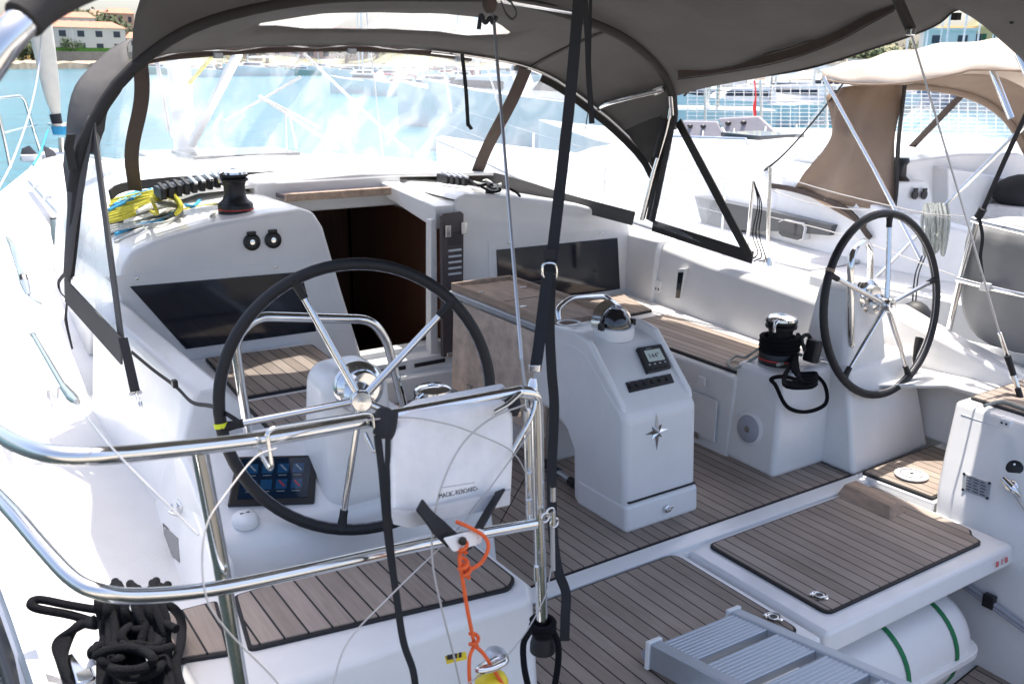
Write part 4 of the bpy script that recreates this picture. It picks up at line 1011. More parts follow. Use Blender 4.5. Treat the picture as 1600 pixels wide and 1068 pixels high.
# ================================================================== BIMINI
BM = thing('bimini', 'large dark gray bimini canopy stretched over the cockpit', 'bimini', (2.3, 2, 3.0))
# starboard edge, front to aft
edge = [at(1057, 165, y=4.27), at(1100, 132, x=4.08), at(1250, 111, x=4.1), at(1380, 72, x=4.12), at(1460, 42, x=4.12), at(1494, 17, x=4.1), at(1525, 18, x=4.1), at(1555, 30, x=4.2), at(1585, 58, x=4.35), at(1620, 110, x=4.5), V(4.6, 1.95, 2.58), V(4.6, 1.6, 2.55), V(4.6, 1.2, 2.6)]
E_ = resample(edge, sub=5)
nE = len(E_); rows = []
iP = min(range(N//2), key=lambda i: abs(C2[i].z-2.70))
frontc = curve([C2[i] for i in range(N-5, iP-1, -1)], 44)
for r, e in enumerate(E_):
    t = r/(nE-1); row = []
    y = e.y
    for j in range(44):
        s = j/43
        fx = frontc[j]
        # cross-section: valance, shoulder, crown
        crown = 3.10+.10*math.sin(PI*min(1, t*1.4))-.02*t
        xp = .95 if y > 3.95 else max(.90, .95-(3.95-y)*.3); x = e.x+(xp-e.x)*s
        sh = min(1, s/.10)
        z = e.z+(crown-e.z)*(1-(1-min(1, s*2.2))**2.2)
        if s > .5: z = crown-(crown-3.04)*((s-.5)/.5)**2.5
        p = V(x, y, z)
        b = max(0, 1-t/.16); b = b*b*(3-2*b)
        q = V(fx.x, fx.y, fx.z)
        p = p.lerp(q+V(0, (y-4.25)*.9, 0), b)
        p.z += (.020*math.sin(y*5.2+x*1.1)+.016*math.sin(y*9.5-x*4.2+.8*math.sin(x*3))+.010*math.sin(x*11+y*3))*math.sin(PI*min(1, s*1.2))*(1-.7*b)
        fo = max(0, 1-abs(s-.22)/.22)*max(0, 1-abs(y-3.5)/.9)
        p.z += fo*(.030*math.sin(15*y+9*s)+.015*math.sin(27*y-14*s))
        row.append(p)
    rows.append(row)
bm_ = MB(); bm_.grid(rows); bm_.build('canopy', CANVAS, BM, solid=.003, angle=75)
# seam sleeve running along the canopy above its lower edge
def on_canopy(px, py):
    dd = (fwd+cright*((px-800)/FPX)+cup*((534-py)/FPX)); best = None
    for row in rows:
        for p in row:
            v = p-V(0, 0, CAMZ); t = v.dot(dd)/dd.dot(dd); d = (v-dd*t).length
            if best is None or d < best[0]: best = (d, p)
    v = best[1]-V(0, 0, CAMZ); t = v.dot(dd)/dd.dot(dd)
    return V(0, 0, CAMZ)+dd*(t-.012)
sm = [on_canopy(*q) for q in ((1060, 116), (1130, 106), (1220, 88), (1300, 60), (1360, 28), (1400, 6))]
MB().strap(sm, .045, (0, .5, -1), .010, 5).build('seam_sleeve', BROWNC, BM)
for dz_ in (-.03, .03):
    MB().tube([p+V(-.006, 0, dz_) for p in sm], .003, n=6, sub=4).build('seam_piping', CANVASD, BM)
MB().tube([e+V(-.006, 0, .004) for e in E_[2:]], .007, n=6, sub=1, smooth=False).build('edge_hem', CANVASD, BM)
# stainless arch near the camera on the port side with its cloth sleeve
MB().tube([at(-30, 120, y=1.25), at(10, 62, y=1.26), at(48, 24, y=1.28), at(110, -18, y=1.3), at(220, -60, y=1.35)], .0185, n=16).build('port_arch_tube', STEEL, BM)
MB().tube([at(36, 31, y=1.275), at(60, 10, y=1.285), at(112, -19, y=1.3), at(210, -57, y=1.35)], .0235, n=14).build('arch_sleeve', CANVASD, BM)
MB().tube([at(700, -16, y=3.8), at(760, -4, y=3.8), at(830, 8, y=3.85), at(900, 20, y=3.95)], .014, n=12).build('forward_arch_tube', STEEL, BM)
# zip pull on the aft flap
MB().box(at(1582, 28, x=4.0), (.01, .014, .05)).build('zip_pull', BLKPLA, BM, bevel=.003)
MB().box(at(1494, 26, x=4.06), (.03, .03, .03)).build('corner_patch', CANVASD, BM)

# ================================================================== STRAPS AND BACKSTAYS
T = thing('bimini_strap', 'long black webbing strap with a steel slide buckle hanging beside the pedestal', 'strap', at(858, 425, y=2.0))
yy = 2.0
MB().strap([at(905, -10, y=2.15), at(893, 130, y=2.12), at(880, 250, y=2.09), at(866, 370, y=2.04), at(859, 425, y=2.0)], .031, cright, .004).build('upper_webbing', WEB, T)
bk = MB().tube([at(849, 413, y=1.99), at(867, 413, y=1.99), at(868, 434, y=1.99), at(850, 434, y=1.99)], .0032, True, n=8, sub=5).build('slide_buckle', STEEL, T)
MB().box(at(859, 397, y=1.99), (.034, .006, .026), Matrix.Rotation(-YAW, 3, 'Z')).build('keeper_loop', WEB, T)
MB().strap([at(856, 426, y=1.99), at(849, 480, y=1.95), at(842, 540, y=1.9), at(836, 578, y=1.86)], .030, cright, .004).build('lower_webbing', WEB, T)
MB().strap([at(861, 428, y=1.99), at(859, 510, y=1.97), at(862, 580, y=1.95), at(866, 640, y=1.95), at(862, 740, y=1.93), at(864, 830, y=1.9), at(872, 890, y=1.86), at(884, 925, y=1.84), at(883, 965, y=1.82), at(882, 1000, y=1.82)], .027, cright, .004).build('loose_tail', WEB, T)
T = thing('webbing_tie', 'narrow black tie strap hanging in front of the hood arch', 'strap', at(925, 0, y=2.6))
MB().strap([at(914, -5, y=2.6), at(918, 60, y=2.6), at(920, 120, y=2.6), at(925, 193, y=2.6)], .019, cright, .004).build('tie_tail', WEB, T)
MB().strap([at(923, -5, y=2.62), at(922, 50, y=2.62), at(921, 120, y=2.62), at(921, 168, y=2.62)], .010, cright, .003).build('tie_loop', WEB, T)
MB().tube([at(921, 165, y=2.6), at(917, 185, y=2.6), at(915, 202, y=2.6)], .0018).build('thread_end', WEB, T)
T = thing('backstay', 'thin gray backstay wire running down past the pedestal', 'backstay', at(800, 300, y=2.0))
MB().tube([at(771, 24, y=2.45), at(815, 562, y=1.86)], .0048, n=10, smooth=False).build('stay_rod', WIRE, T)
MB().tube([at(815, 560, y=1.86), at(820, 600, y=1.82), at(827, 640, y=1.78)], .0038, n=8).build('stay_wire', WHITEWIRE, T)
fx = MB(); fx.lathe([(.012, 0), (.016, .02), (.013, .06), (.009, .075)], at(829, 640, y=1.74), (at(836, 560, y=1.78)-at(829, 640, y=1.74)), 16); fx.build('terminal_fork', STEEL, T)
MB().box(at(835, 575, y=1.84), (.03, .012, .02), Matrix.Rotation(-YAW, 3, 'Z')).build('fork_pin', STEEL, T, bevel=.003)
# padded knot of straps where the stay meets the canopy
MB().ball(at(765, 6, y=2.47), (.022, .022, .028)).build('stay_pad', BROWNC, T)
MB().tube([at(748, 46, y=2.46), at(752, 24, y=2.45), at(758, 36, y=2.44), at(766, 28, y=2.44), at(770, 36, y=2.44), at(776, 26, y=2.44)], .0065, n=8).build('lashing', WEB, T)
MB().strap([at(783, 2, y=2.45), at(790, 20, y=2.45), at(800, 30, y=2.45), at(807, 22, y=2.45), at(800, 6, y=2.45), at(788, -4, y=2.45)], .012, fwd, .003).build('strap_loop', WEB, T)
T = thing('backstay', 'starboard backstay wire with a black padded sleeve under the canopy', 'backstay', at(1500, 300, y=2.0))
MB().tube([at(1398, -12, y=2.62), at(1405, 5, y=2.62), at(1423, 46, y=2.6)], .022, n=14).build('padded_sleeve', CANVASD, T)
MB().box(at(1423, 50, y=2.58), (.035, .03, .03)).build('sleeve_clamp', STEEL, T, bevel=.006)
MB().tube([at(1424, 54, y=2.58), at(1500, 308, y=2.35), at(1566, 535, y=2.2)], .0045, n=10, smooth=False).build('stay_wire', WIRE, T)
MB().tube([at(1562, 520, y=2.2), at(1578, 568, y=2.17)], .009, n=12).build('turnbuckle', STEEL, T)
MB().tube([at(1574, 556, y=2.17), at(1586, 592, y=2.13)], [.016, .013], n=12).build('black_boot', RUBBER, T)
MB().tube([at(1584, 586, y=2.13), at(1592, 612, y=2.1)], .011, n=12).build('steel_body', STEEL, T)
MB().tube([at(1590, 606, y=2.1), at(1602, 645, y=2.05)], .014, n=12).build('black_boot', RUBBER, T)
T = thing('dark_strap', 'black strap running from the gray cover up to the neighbouring canopy', 'strap', at(1540, 330, x=4.6))
MB().strap([at(1606, 172, x=4.55), at(1570, 250, x=4.55), at(1536, 328, x=4.5), at(1528, 345, x=4.5)], .024, cright, .004).build('webbing', WEB, T)
MB().tube([at(1536, 326, x=4.49), at(1528, 340, x=4.49)], .02).build('strap_knot', WEB, T)
MB().strap([at(1530, 340, x=4.48), at(1535, 370, x=4.48), at(1532, 400, x=4.48), at(1535, 430, x=4.48)], .016, cright, .004).build('loose_end', WEB, T)

# ================================================================== PUSHPIT RAIL (port quarter) AND WHAT HANGS ON IT
PR = thing('pushpit_rail', 'polished stainless pushpit rail curving round the near port quarter', 'railing', at(845, 1000, y=1.75))
yr = 1.62
top = [at(-60, 640, y=2.1), at(-20, 664, y=1.80), at(25, 692, y=1.62), at(80, 709, y=1.52), at(150, 712, y=1.50), at(250, 704, y=1.54), at(420, 684, y=1.60), at(600, 652, y=1.66), at(760, 622, y=1.70), at(812, 612, y=1.72)]
MB().tube(top, .0148, n=16, sub=8).build('top_rail', STEEL, PR)
low = [at(-40, 738, y=2.0), at(20, 800, y=1.75), at(70, 858, y=1.62), at(112, 902, y=1.54), at(150, 922, y=1.50), at(210, 930, y=1.51), at(330, 920, y=1.55), at(480, 890, y=1.60), at(660, 850, y=1.65), at(835, 818, y=1.71)]
MB().tube(low, .0138, n=16, sub=8).build('lower_rail', STEEL, PR)
MB().tube([at(312, 704, y=1.575), at(345, 880, y=1.60), at(380, 1090, y=1.62)], .0150, n=16, smooth=False).build('rail_post', STEEL, PR)
MB().tube([at(812, 612, y=1.72), at(834, 618, y=1.725), at(839, 650, y=1.73), at(842, 800, y=1.74), at(848, 1005, y=1.75)], .0155, n=16, sub=6).build('rail_post', STEEL, PR)
MB().tube([at(824, 640, y=1.72), at(828, 820, y=1.73)], .010, n=12).build('inner_stay', STEEL, PR)
MB().lathe([(.034, 0), (.034, .02), (.028, .045), (.02, .05)], at(848, 1005, y=1.75)-V(0, 0, .02), n=24).build('post_boot', RUBBER, PR)
for q in ((826, 748), (826, 790), (864, 770), (864, 808), (838, 894)):
    MB().tube([at(q[0], q[1]-10, y=1.71), at(q[0]+.5, q[1]+12, y=1.71)], .0075, n=10).build('wire_terminal', STEEL, PR)
for q in ((852, 808), (860, 800), (866, 816)):
    MB().tube([at(q[0], q[1], y=1.71)+V(.012*math.cos(a), 0, .012*math.sin(a)) for a in [2*PI*k/10 for k in range(10)]], .0028, True).build('split_ring', STEEL, PR)
MB().tube([at(863, 818, y=1.72), at(864, 890, y=1.72)], .006).build('gate_turnbuckle', WHITEWIRE, PR)
# small bracket frames standing on the top rail
for xs, yb in (((416, 672, 422, 730, 408, 705), 1.57), ((583, 642, 590, 702, 570, 674), 1.62)):
    pass
P = [at(405, 704, y=1.60), at(422, 733, y=1.57), at(425, 728, y=1.56), at(417, 675, y=1.57), at(430, 667, y=1.575), at(572, 645, y=1.63), at(583, 648, y=1.63), at(589, 703, y=1.625), at(584, 705, y=1.63), at(570, 676, y=1.65)]
MB().tube(rounded(P, .012, 3), .0042, n=10, smooth=False).build('cradle_frame', STEEL, PR)
lab = thing('gate_wire', 'loose pale guard wires arcing in front of the near wheel and white bag', 'wire', at(620, 800, y=1.5))
def wire(pts, r=.0016, m=WHITEWIRE, par=lab, nm='wire_strand'): MB().tube(pts, r, n=7, sub=8).build(nm, m, par)
wire([at(432, 700, y=1.55), at(398, 715, y=1.52), at(350, 775, y=1.45), at(323, 820, y=1.42), at(316, 880, y=1.4), at(325, 940, y=1.38), at(360, 990, y=1.38), at(420, 1050, y=1.4), at(440, 1075, y=1.4)])
wire([at(420, 695, y=1.57), at(500, 668, y=1.6), at(620, 652, y=1.62), at(690, 660, y=1.62), at(745, 678, y=1.62), at(800, 705, y=1.64), at(824, 742, y=1.70)])
wire([at(820, 632, y=1.68), at(770, 652, y=1.6), at(725, 690, y=1.56), at(693, 750, y=1.53), at(677, 820, y=1.52), at(676, 880, y=1.5), at(690, 950, y=1.49), at(708, 1020, y=1.49), at(720, 1075, y=1.49)], .0022)
wire([at(830, 672, y=1.70), at(780, 742, y=1.6), at(715, 826, y=1.54), at(620, 920, y=1.48), at(545, 1000, y=1.45), at(518, 1075, y=1.42)])
wire([at(862, 885, y=1.72), at(848, 940, y=1.66), at(800, 1015, y=1.55), at(725, 1072, y=1.45)])
MB().tube([at(812, 614, y=1.70), at(792, 632, y=1.66), at(770, 645, y=1.62)], .006, n=10).build('swaged_end', STEEL, lab)
MB().tube([at(838, 616, y=1.72), at(830, 650, y=1.71), at(800, 705, y=1.70)], .0065, n=10).build('swaged_end', STEEL, lab)

BG = thing('rescue_sling_bag', 'white rescue sling bag with black straps on the pushpit rail', 'bag', at(705, 740, y=1.62))
q = [at(606, 668, y=1.62), at(640, 647, y=1.64), at(784, 618, y=1.70), at(800, 640, y=1.70), at(801, 700, y=1.67), at(798, 770, y=1.62), at(780, 788, y=1.61), at(640, 822, y=1.55), at(612, 815, y=1.54), at(609, 740, y=1.58)]
fb = V(fwd.x, fwd.y, 0).normalized()
b0 = [p+fb*.00 for p in q]; b1 = [p+fb*.10 for p in q]
c0 = sum(b0, V(0, 0, 0))/len(b0)
bag = MB(); bag.loft([[c0+(p-c0)*.93-fb*.015 for p in b0], b0, [p+fb*.09 for p in b0], [c0+(p-c0)*.93+fb*.105 for p in b0]])
bag.build('bag_body', BAGM, BG, bevel=.012, subsurf=0)
band = [at(612, 795, y=1.53), at(640, 800, y=1.53), at(798, 764, y=1.60), at(797, 788, y=1.59), at(640, 824, y=1.52), at(614, 818, y=1.52)]
MB().loft([[p-fb*.004 for p in band], [p+fb*.01 for p in band]]).build('lower_band', BANDM, BG, bevel=.003)
tx = (at(745, 758, y=1.59)-at(688, 770, y=1.565)).normalized(); ty = (at(716, 735, y=1.60)-at(716, 764, y=1.575)).normalized()
writing('MAGIC-REBOARD-', at(718, 762, y=1.55)-fb*.020, tx, ty, .0138, INK, 'printed_name', BG, .0006)
MB().loft([[p-fb*.013 for p in (at(690, 757, y=1.552), at(742, 749, y=1.565), at(742, 750, y=1.565), at(690, 758, y=1.552))], [p-fb*.0115 for p in (at(690, 757, y=1.552), at(742, 749, y=1.565), at(742, 750, y=1.565), at(690, 758, y=1.552))]]).build('printed_line', SPKG, BG)
MB().strap([at(655, 788, y=1.515), at(680, 818, y=1.50), at(708, 845, y=1.50)], .034, (.7, 0, -.6) , .005).build('strap', WEB, BG)
MB().strap([at(782, 766, y=1.575), at(762, 800, y=1.55), at(738, 842, y=1.52)], .034, (.7, 0, .6), .005).build('strap', WEB, BG)
pq = [at(694, 832, y=1.50), at(748, 818, y=1.53), at(757, 820, y=1.535), at(752, 840, y=1.53), at(712, 852, y=1.50), at(708, 851, y=1.50)]
MB().loft([[p-fb*.026 for p in pq], [p-fb*.018 for p in pq]]).build('strap_plate', WHTPLA, BG, bevel=.003)
MB().lathe([(.0085, 0), (.0085, .006), (0, .007)], at(724, 834, y=1.505)-fb*.026, -fb, 16).build('snap_button', BLKPLA, BG)
MB().tube([at(712, 853, y=1.50), at(722, 858, y=1.50), at(733, 852, y=1.51)], .008).build('strap_fold', WEB, BG)
MB().tube([at(782, 618, y=1.715), at(800, 628, y=1.71), at(797, 645, y=1.70)], .020, n=12).build('corner_sleeve', WEB, BG)
MB().tube([at(606, 640, y=1.63), at(603, 665, y=1.62), at(598, 680, y=1.62)], .022, n=14).build('fastening_wrap', WEB, BG)
MB().ball(at(600, 660, y=1.64), (.026, .024, .034)).build('fastening_knot', WEB, BG)
T = thing('hanging_strap', 'black strap hanging from the pushpit rail beside the white bag to the seat edge', 'strap', at(600, 680, y=1.6))
MB().strap([at(590, 680, y=1.615), at(597, 740, y=1.60), at(605, 830, y=1.58), at(618, 920, y=1.56), at(630, 1000, y=1.54), at(645, 1045, y=1.53), at(650, 1080, y=1.53)], .0145, cright, .004).build('webbing', WEB, T)
MB().strap([at(606, 680, y=1.60), at(606, 780, y=1.585), at(612, 860, y=1.575), at(622, 950, y=1.555)], .011, cright, .004).build('second_run', WEB, T)
# orange cord with a yellow float
T = thing('orange_cord', 'knotted orange cord hanging from the white bag straps', 'rope', at(725, 860, y=1.5))
oc = [[at(722, 856, y=1.5), at(718, 872, y=1.49), at(722, 900, y=1.49), at(730, 950, y=1.49), at(742, 1010, y=1.49)],
      [at(712, 814, y=1.52), at(735, 824, y=1.5), at(757, 838, y=1.5), at(763, 855, y=1.49), at(752, 878, y=1.49), at(730, 892, y=1.49)],
      [at(741, 1008, y=1.49), at(734, 1025, y=1.48), at(733, 1050, y=1.48), at(735, 1075, y=1.48)],
      [at(742, 1008, y=1.49), at(755, 1020, y=1.48), at(768, 1040, y=1.48), at(788, 1072, y=1.47)]]
for P in oc: MB().tube(P, .0042, n=8).build('cord_run', ORANGE, T)
for q in ((723, 866), (724, 895), (728, 905), (741, 1012)):
    MB().tube([at(q[0], q[1], y=1.488)+V(.009*math.cos(a), .009*math.sin(a), .004*a) for a in [k*.7 for k in range(14)]], .0042, n=7, sub=3).build('knot', ORANGE, T)
T = thing('yellow_float', 'yellow float with a steel clamp under the orange cord', 'float', at(768, 1058, y=1.5))
MB().ball(at(768, 1066, y=1.5), (.038, .038, .03)).build('float_body', YELPLA, T)
MB().tube([at(748, 1046, y=1.47), at(768, 1044, y=1.465), at(788, 1034, y=1.47), at(786, 1026, y=1.5), at(764, 1034, y=1.5)], .008, True).build('clamp_band', STEEL, T)
MB().ball(at(775, 1024, y=1.52), (.025, .03, .018)).build('clamp_housing', ALU, T)
o = MB().loft([[at(695, 1024, y=1.66), at(728, 1017, y=1.67), at(730, 1029, y=1.665), at(698, 1037, y=1.655)], [at(695, 1024, y=1.68), at(728, 1017, y=1.69), at(730, 1029, y=1.685), at(698, 1037, y=1.675)]])
T = thing('warning_label', 'small black and yellow warning plate on the white transom', 'label', at(712, 1027, y=1.66))
o.build('plate', YELPLA, T)
for px in (701, 706, 712, 719):
    a = at(px, 1026-.2*(px-701), y=1.655); MB().box(a, (.007, .003, .012), Matrix.Rotation(-.2, 3, 'Z')).build('printed_symbol', INK, T)

# black rope collar round the foot of the rail post
T = thing('rope_collar', 'black rope collar with two hanging ends round the foot of the rail post', 'rope', at(848, 990, y=1.75))
MB().tube([at(848, 985, y=1.75)+V(.028*math.cos(a), .028*math.sin(a), .002*a) for a in [k*.6 for k in range(26)]], .009, n=8, sub=3).build('collar_turns', ROPEBLK, T)
MB().tube([at(828, 985, y=1.72), at(818, 1005, y=1.70), at(819, 1040, y=1.68), at(826, 1075, y=1.66)], .0085, n=8).build('hanging_end', ROPEBLK, T)
MB().tube([at(864, 985, y=1.73), at(872, 1005, y=1.71), at(872, 1035, y=1.70), at(866, 1075, y=1.69)], .0085, n=8).build('hanging_end', ROPEBLK, T)
# black mooring line on the port quarter with its cleat
T = thing('mooring_line', 'thick black mooring rope heaped over the port quarter cleat', 'rope', at(190, 1000, z=1.3))
rng = random.Random(11)
for k in range(20):
    x0 = 158+5.4*k
    P = [at(x0+rng.uniform(-10, 10), 912+rng.uniform(-6, 16), z=1.40+.01*rng.random()), at(x0-4+rng.uniform(-8, 8), 940+rng.uniform(-8, 8), z=1.42), at(x0+rng.uniform(-9, 9), 978+rng.uniform(-10, 10), z=1.36+.03*rng.random()), at(x0+rng.uniform(-6, 14), 1020+rng.uniform(-10, 10), z=1.33+.03*rng.random()), at(x0+rng.uniform(-12, 22), 1085, z=1.30+.02*rng.random())]
    MB().tube(P, .0108, n=10).build('rope_bight', ROPEBLK, T)
for k in range(6):
    cx_, cy_2 = 150+rng.uniform(0, 95), 1000+rng.uniform(-12, 55); ra, rb = rng.uniform(22, 48), rng.uniform(12, 26); a0 = rng.uniform(0, 6)
    MB().tube([at(cx_+ra*math.cos(a0+a), cy_2+rb*math.sin(a0+a), z=1.36+.012*math.sin(3*a)+.006*k) for a in [j*.55 for j in range(10)]], .0108, n=10).build('rope_bight', ROPEBLK, T)
MB().tube([at(170, 955, z=1.36), at(110, 945, z=1.37), at(62, 936, z=1.38), at(48, 942, z=1.38), at(58, 950, z=1.37), at(110, 960, z=1.35), at(150, 972, z=1.34)], .011, n=10).build('long_loop', ROPEBLK, T)
for k in range(5):
    P = [at(150, 965+3*k, z=1.36), at(112+2*k, 985-2*k, z=1.34), at(88+3*k, 1005+4*k, z=1.31), at(95+2*k, 1035+4*k, z=1.30), at(112+3*k, 1085, z=1.28)]
    MB().tube(P, .0105, n=10).build('cleat_turn', ROPEBLK, T)
MB().tube([at(150, 1008, z=1.35), at(190, 1014, z=1.36), at(235, 1020, z=1.35), at(262, 1050, z=1.33), at(268, 1085, z=1.32)], .0115, n=10).build('rope_bight', ROPEBLK, T)
MB().tube([at(225, 948, z=1.36), at(262, 945, z=1.34), at(282, 965, z=1.33), at(283, 1000, z=1.33), at(275, 1040, z=1.32), at(285, 1080, z=1.3)], .0115, n=10).build('rope_bight', ROPEBLK, T)
T = thing('mooring_cleat', 'white and steel mooring cleat among the black rope on the port quarter', 'cleat', at(130, 1035, z=1.24))
MB().loft([[at(110, 1018, z=1.33), at(135, 1008, z=1.33), at(152, 1038, z=1.31), at(130, 1046, z=1.31)], [at(110, 1018, z=1.36), at(135, 1008, z=1.36), at(152, 1038, z=1.34), at(130, 1046, z=1.34)]]).build('horn', WHTPLA, T, bevel=.006)
MB().box(at(128, 1055, z=1.27), (.05, .14, .06)).build('foot', STEEL, T, bevel=.01)
# vent window and small fittings on the outer port quarter
T = thing('quarter_vent', 'small framed vent window low on the outer port quarter', 'window', at(272, 850, x=.60))
def on_wall(px, py):
    zz = 1.3; yy_ = 2.8
    for _ in range(20):
        p = at(px, py, x=.56+.115*max(0, yy_-2.40)+.095*(zz-1.0)/.31); zz, yy_ = p.z, p.y
    return p
Pv = [on_wall(256, 814), on_wall(285, 838), on_wall(288, 885), on_wall(259, 856)]
MB().loft([[p+V(-.006, 0, 0) for p in Pv], [p+V(.02, 0, 0) for p in Pv]]).build('vent_frame', BLKPLA, T, bevel=.004)
cv = sum(Pv, V(0, 0, 0))/4; Pv2 = [cv+(p-cv)*.80 for p in Pv]
MB().loft([[p+V(-.009, 0, 0) for p in Pv2], [p+V(.02, 0, 0) for p in Pv2]]).build('smoked_pane', mat('smoked_pane', (.16, .16, .15), .2), T)
T = thing('rope_eye', 'steel folding eye on the outer port quarter above the vent window', 'deck fitting', at(285, 795, x=.66))
MB().box(on_wall(284, 792), (.02, .06, .045)).build('eye_plate', STEEL, T, bevel=.005)
MB().tube([on_wall(278, 785)-V(.02, 0, 0), on_wall(278, 797)-V(.025, 0, 0), on_wall(290, 802)-V(.02, 0, 0)], .006).build('eye_bar', STEEL, T)
# black lashing line from the coaming to the wheel
T = thing('lashing_line', 'thin dark line from the hood strap along the port coaming to the near wheel', 'rope', at(270, 600, x=.9))
MB().strap([at(206, 550, x=.76), at(240, 578, x=.79), at(275, 604, x=.82), at(300, 628, x=.83), at(330, 634, y=3.0), at(352, 645, y=2.75), at(372, 658, y=2.7)], .014, (0, .2, 1), .004).build('flat_line', WEB, T)
MB().box(at(273, 599, x=.81), (.02, .03, .03)).build('line_cleat', BLKPLA, T, bevel=.005)
# lifeline with its turnbuckle along the port deck
T = thing('lifeline', 'port lifeline wire with a steel turnbuckle over the sunlit side deck', 'lifeline', at(80, 580, x=.20))
xL = .20
LP = [at(8, 430, x=.34), at(52, 523, x=.26), at(100, 605, x=.24), at(112, 620, x=.24), at(180, 705, x=.235), at(310, 835, x=.30)]
MB().tube([LP[0], LP[1]], .0035, n=8).build('wire', WIRE, T)
MB().tube([at(-20, 372, x=.36), at(8, 430, x=.34), at(20, 456, x=.3), at(52, 523, x=.26)], .008, n=8).build('covered_wire', WHTPLA, T)
MB().tube([LP[1], LP[2]], .006, n=12).build('turnbuckle', STEEL, T)
MB().tube([LP[2], LP[3], at(121, 628, x=.24)], [.008, .010, .006], n=12).build('fork', STEEL, T)
MB().tube([LP[3], LP[4], LP[5]], .0016, n=8).build('wire', WIRE, T)
# chain of shackles and blocks at the hood side on the deck
T = thing('deck_block', 'jumble of steel shackles and a block on the port side deck', 'block', at(35, 400, x=.45))
pp = [at(12, 372, x=.50), at(22, 390, x=.48), at(30, 420, x=.46), at(38, 440, x=.45), at(45, 462, x=.44)]
MB().tube(pp, [.01, .018, .012, .02, .01], n=10).build('shackle_body', STEEL, T)
MB().box(pp[3], (.03, .06, .05), rotm('X', .6)).build('block_cheek', BLKPLA, T, bevel=.01)
MB().tube([pp[4], at(56, 470, x=.43), at(64, 474, x=.43)], .004).build('pin', STEEL, T)

# ================================================================== GANGWAY
G = thing('gangway', 'gray aluminium gangway with ribbed slats at the stern', 'gangway', at(1100, 1000, z=.95))
gz = .93
a, b, cR, cL = at(1012, 1012, z=gz), at(1152, 956, z=gz), at(1440, 1068, z=gz), None
wv = (b-a); wid = wv.length; wv.normalize(); dirv = V(wv.y, -wv.x, 0).normalized(); dirv = (dirv+V(.02, 0, .16)).normalized()
L = 2.3
def gp(u, v, z=0): return a+wv*u+dirv*v+V(0, 0, z)
for u in (0, wid-.045):
    q = [gp(u, 0), gp(u+.045, 0), gp(u+.045, L), gp(u, L)]
    MB().loft([[p+V(0, 0, -.07) for p in q], [p+V(0, 0, .02) for p in q]]).build('side_rail', ALU, G, bevel=.006)
    q = [gp(u-.006, -.006), gp(u+.051, -.006), gp(u+.051, .012), gp(u-.006, .012)]
    MB().loft([[p+V(0, 0, -.075) for p in q], [p+V(0, 0, .026) for p in q]]).build('end_cap', WHTPLA, G, bevel=.003)
    MB().lathe([(.022, 0), (.022, .02), (0, .02)], gp(u+.02, -.03, -.05), wv, 16).build('end_roller', SPKG, G)
v = .02; k = 0
while v < L-.2:
    w_ = .155
    sl_ = MB()
    # a ribbed tread: the profile runs along the gangway and is swept across it
    prof = []
    nr = 9
    for r in range(nr):
        d0 = v+w_*r/nr; d1 = v+w_*(r+.72)/nr
        prof += [(d0, .0135), (d0+.002, .016), (d1-.002, .016), (d1, .0135)]
    prof += [(v+w_, -.012), (v, -.012)]
    sl_.loft([[gp(.046, d, z) for d, z in prof], [gp(wid-.046, d, z) for d, z in prof]])
    t_ = sl_.build('tread_slat', ALU, G, smooth=False)
    v += w_+.035; k += 1
# ================================================================== LIFERAFT CANISTER
LR = thing('liferaft_canister', 'white liferaft canister with green bands stowed under the hatch', 'liferaft', (3.0, 1.55, .40))
lx0, lx1, ly, lz, lr = 2.47, 3.45, 1.90, .455, .205
prof = [(lr*.55, 0), (lr*.85, .03), (lr*.97, .08), (lr, .14), (lr, .86), (lr*.97, .92), (lr*.85, .97), (lr*.55, 1.0)]
cy_ = MB(); cy_.loft([[V(lx0+(lx1-lx0)*z, ly+r*1.0*math.cos(a), lz+r*math.sin(a)) for a in [2*PI*k/40 for k in range(40)]] for r, z in prof]); cy_.build('canister_shell', WHTPLA, LR, angle=50)
fl = MB(); fl.prism(round_poly([(lx0-.018, ly-lr-.018), (lx1+.018, ly-lr-.018), (lx1+.018, ly+lr+.018), (lx0-.018, ly+lr+.018)], .12, 6), lz-.02, lz+.012); fl.build('joint_flange', WHTPLA, LR, bevel=.006)
for f in (.16, .50, .82):
    x = lx0+(lx1-lx0)*f
    MB().strap([V(x, ly+(lr+.004)*math.cos(a), lz+(lr+.004)*math.sin(a)) for a in [2*PI*k/40 for k in range(41)]], .022, (1, 0, 0), .003, 1).build('lashing_band', GREENW, LR)
MB().tube([at(1505, 990, z=.36), at(1512, 1008, z=.28), at(1525, 1021, z=.24), at(1538, 1022, z=.24)], .004).build('painter_line', RUBBER, LR)
# boarding pole held against the starboard seat box
T = thing('folded_ladder_pole', 'pair of thin gray poles clipped along the starboard seat box', 'pole', at(1550, 930, x=3.6))
def on_s2(px, py): return on_seat(px, py)+V(-.03, 0, 0)
for d in (0, 9):
    MB().tube([on_s2(1490+d*.4, 890+d), on_s2(1612+d*.4, 978+d)], .010, n=10).build('pole', SPKG, T)
MB().tube([on_s2(1494, 886), on_s2(1500, 890)], .012).build('pole_tip', BLKPLA, T)
MB().box(on_s2(1552, 935), (.03, .05, .06)).build('clip', BLKPLA, T, bevel=.006)
T = thing('shackle', 'steel shackle and wire on the starboard seat box beside the metal plate', 'shackle', on_seat(1580, 758))
p = on_seat(1578, 757)
MB().tube([p+nrm*.03+V(0, .02, .02), p+nrm*.035+V(0, -.03, -.01), p+nrm*.02+V(0, -.06, -.03)], [.014, .018, .009], n=12).build('shackle_bow', STEEL, T)
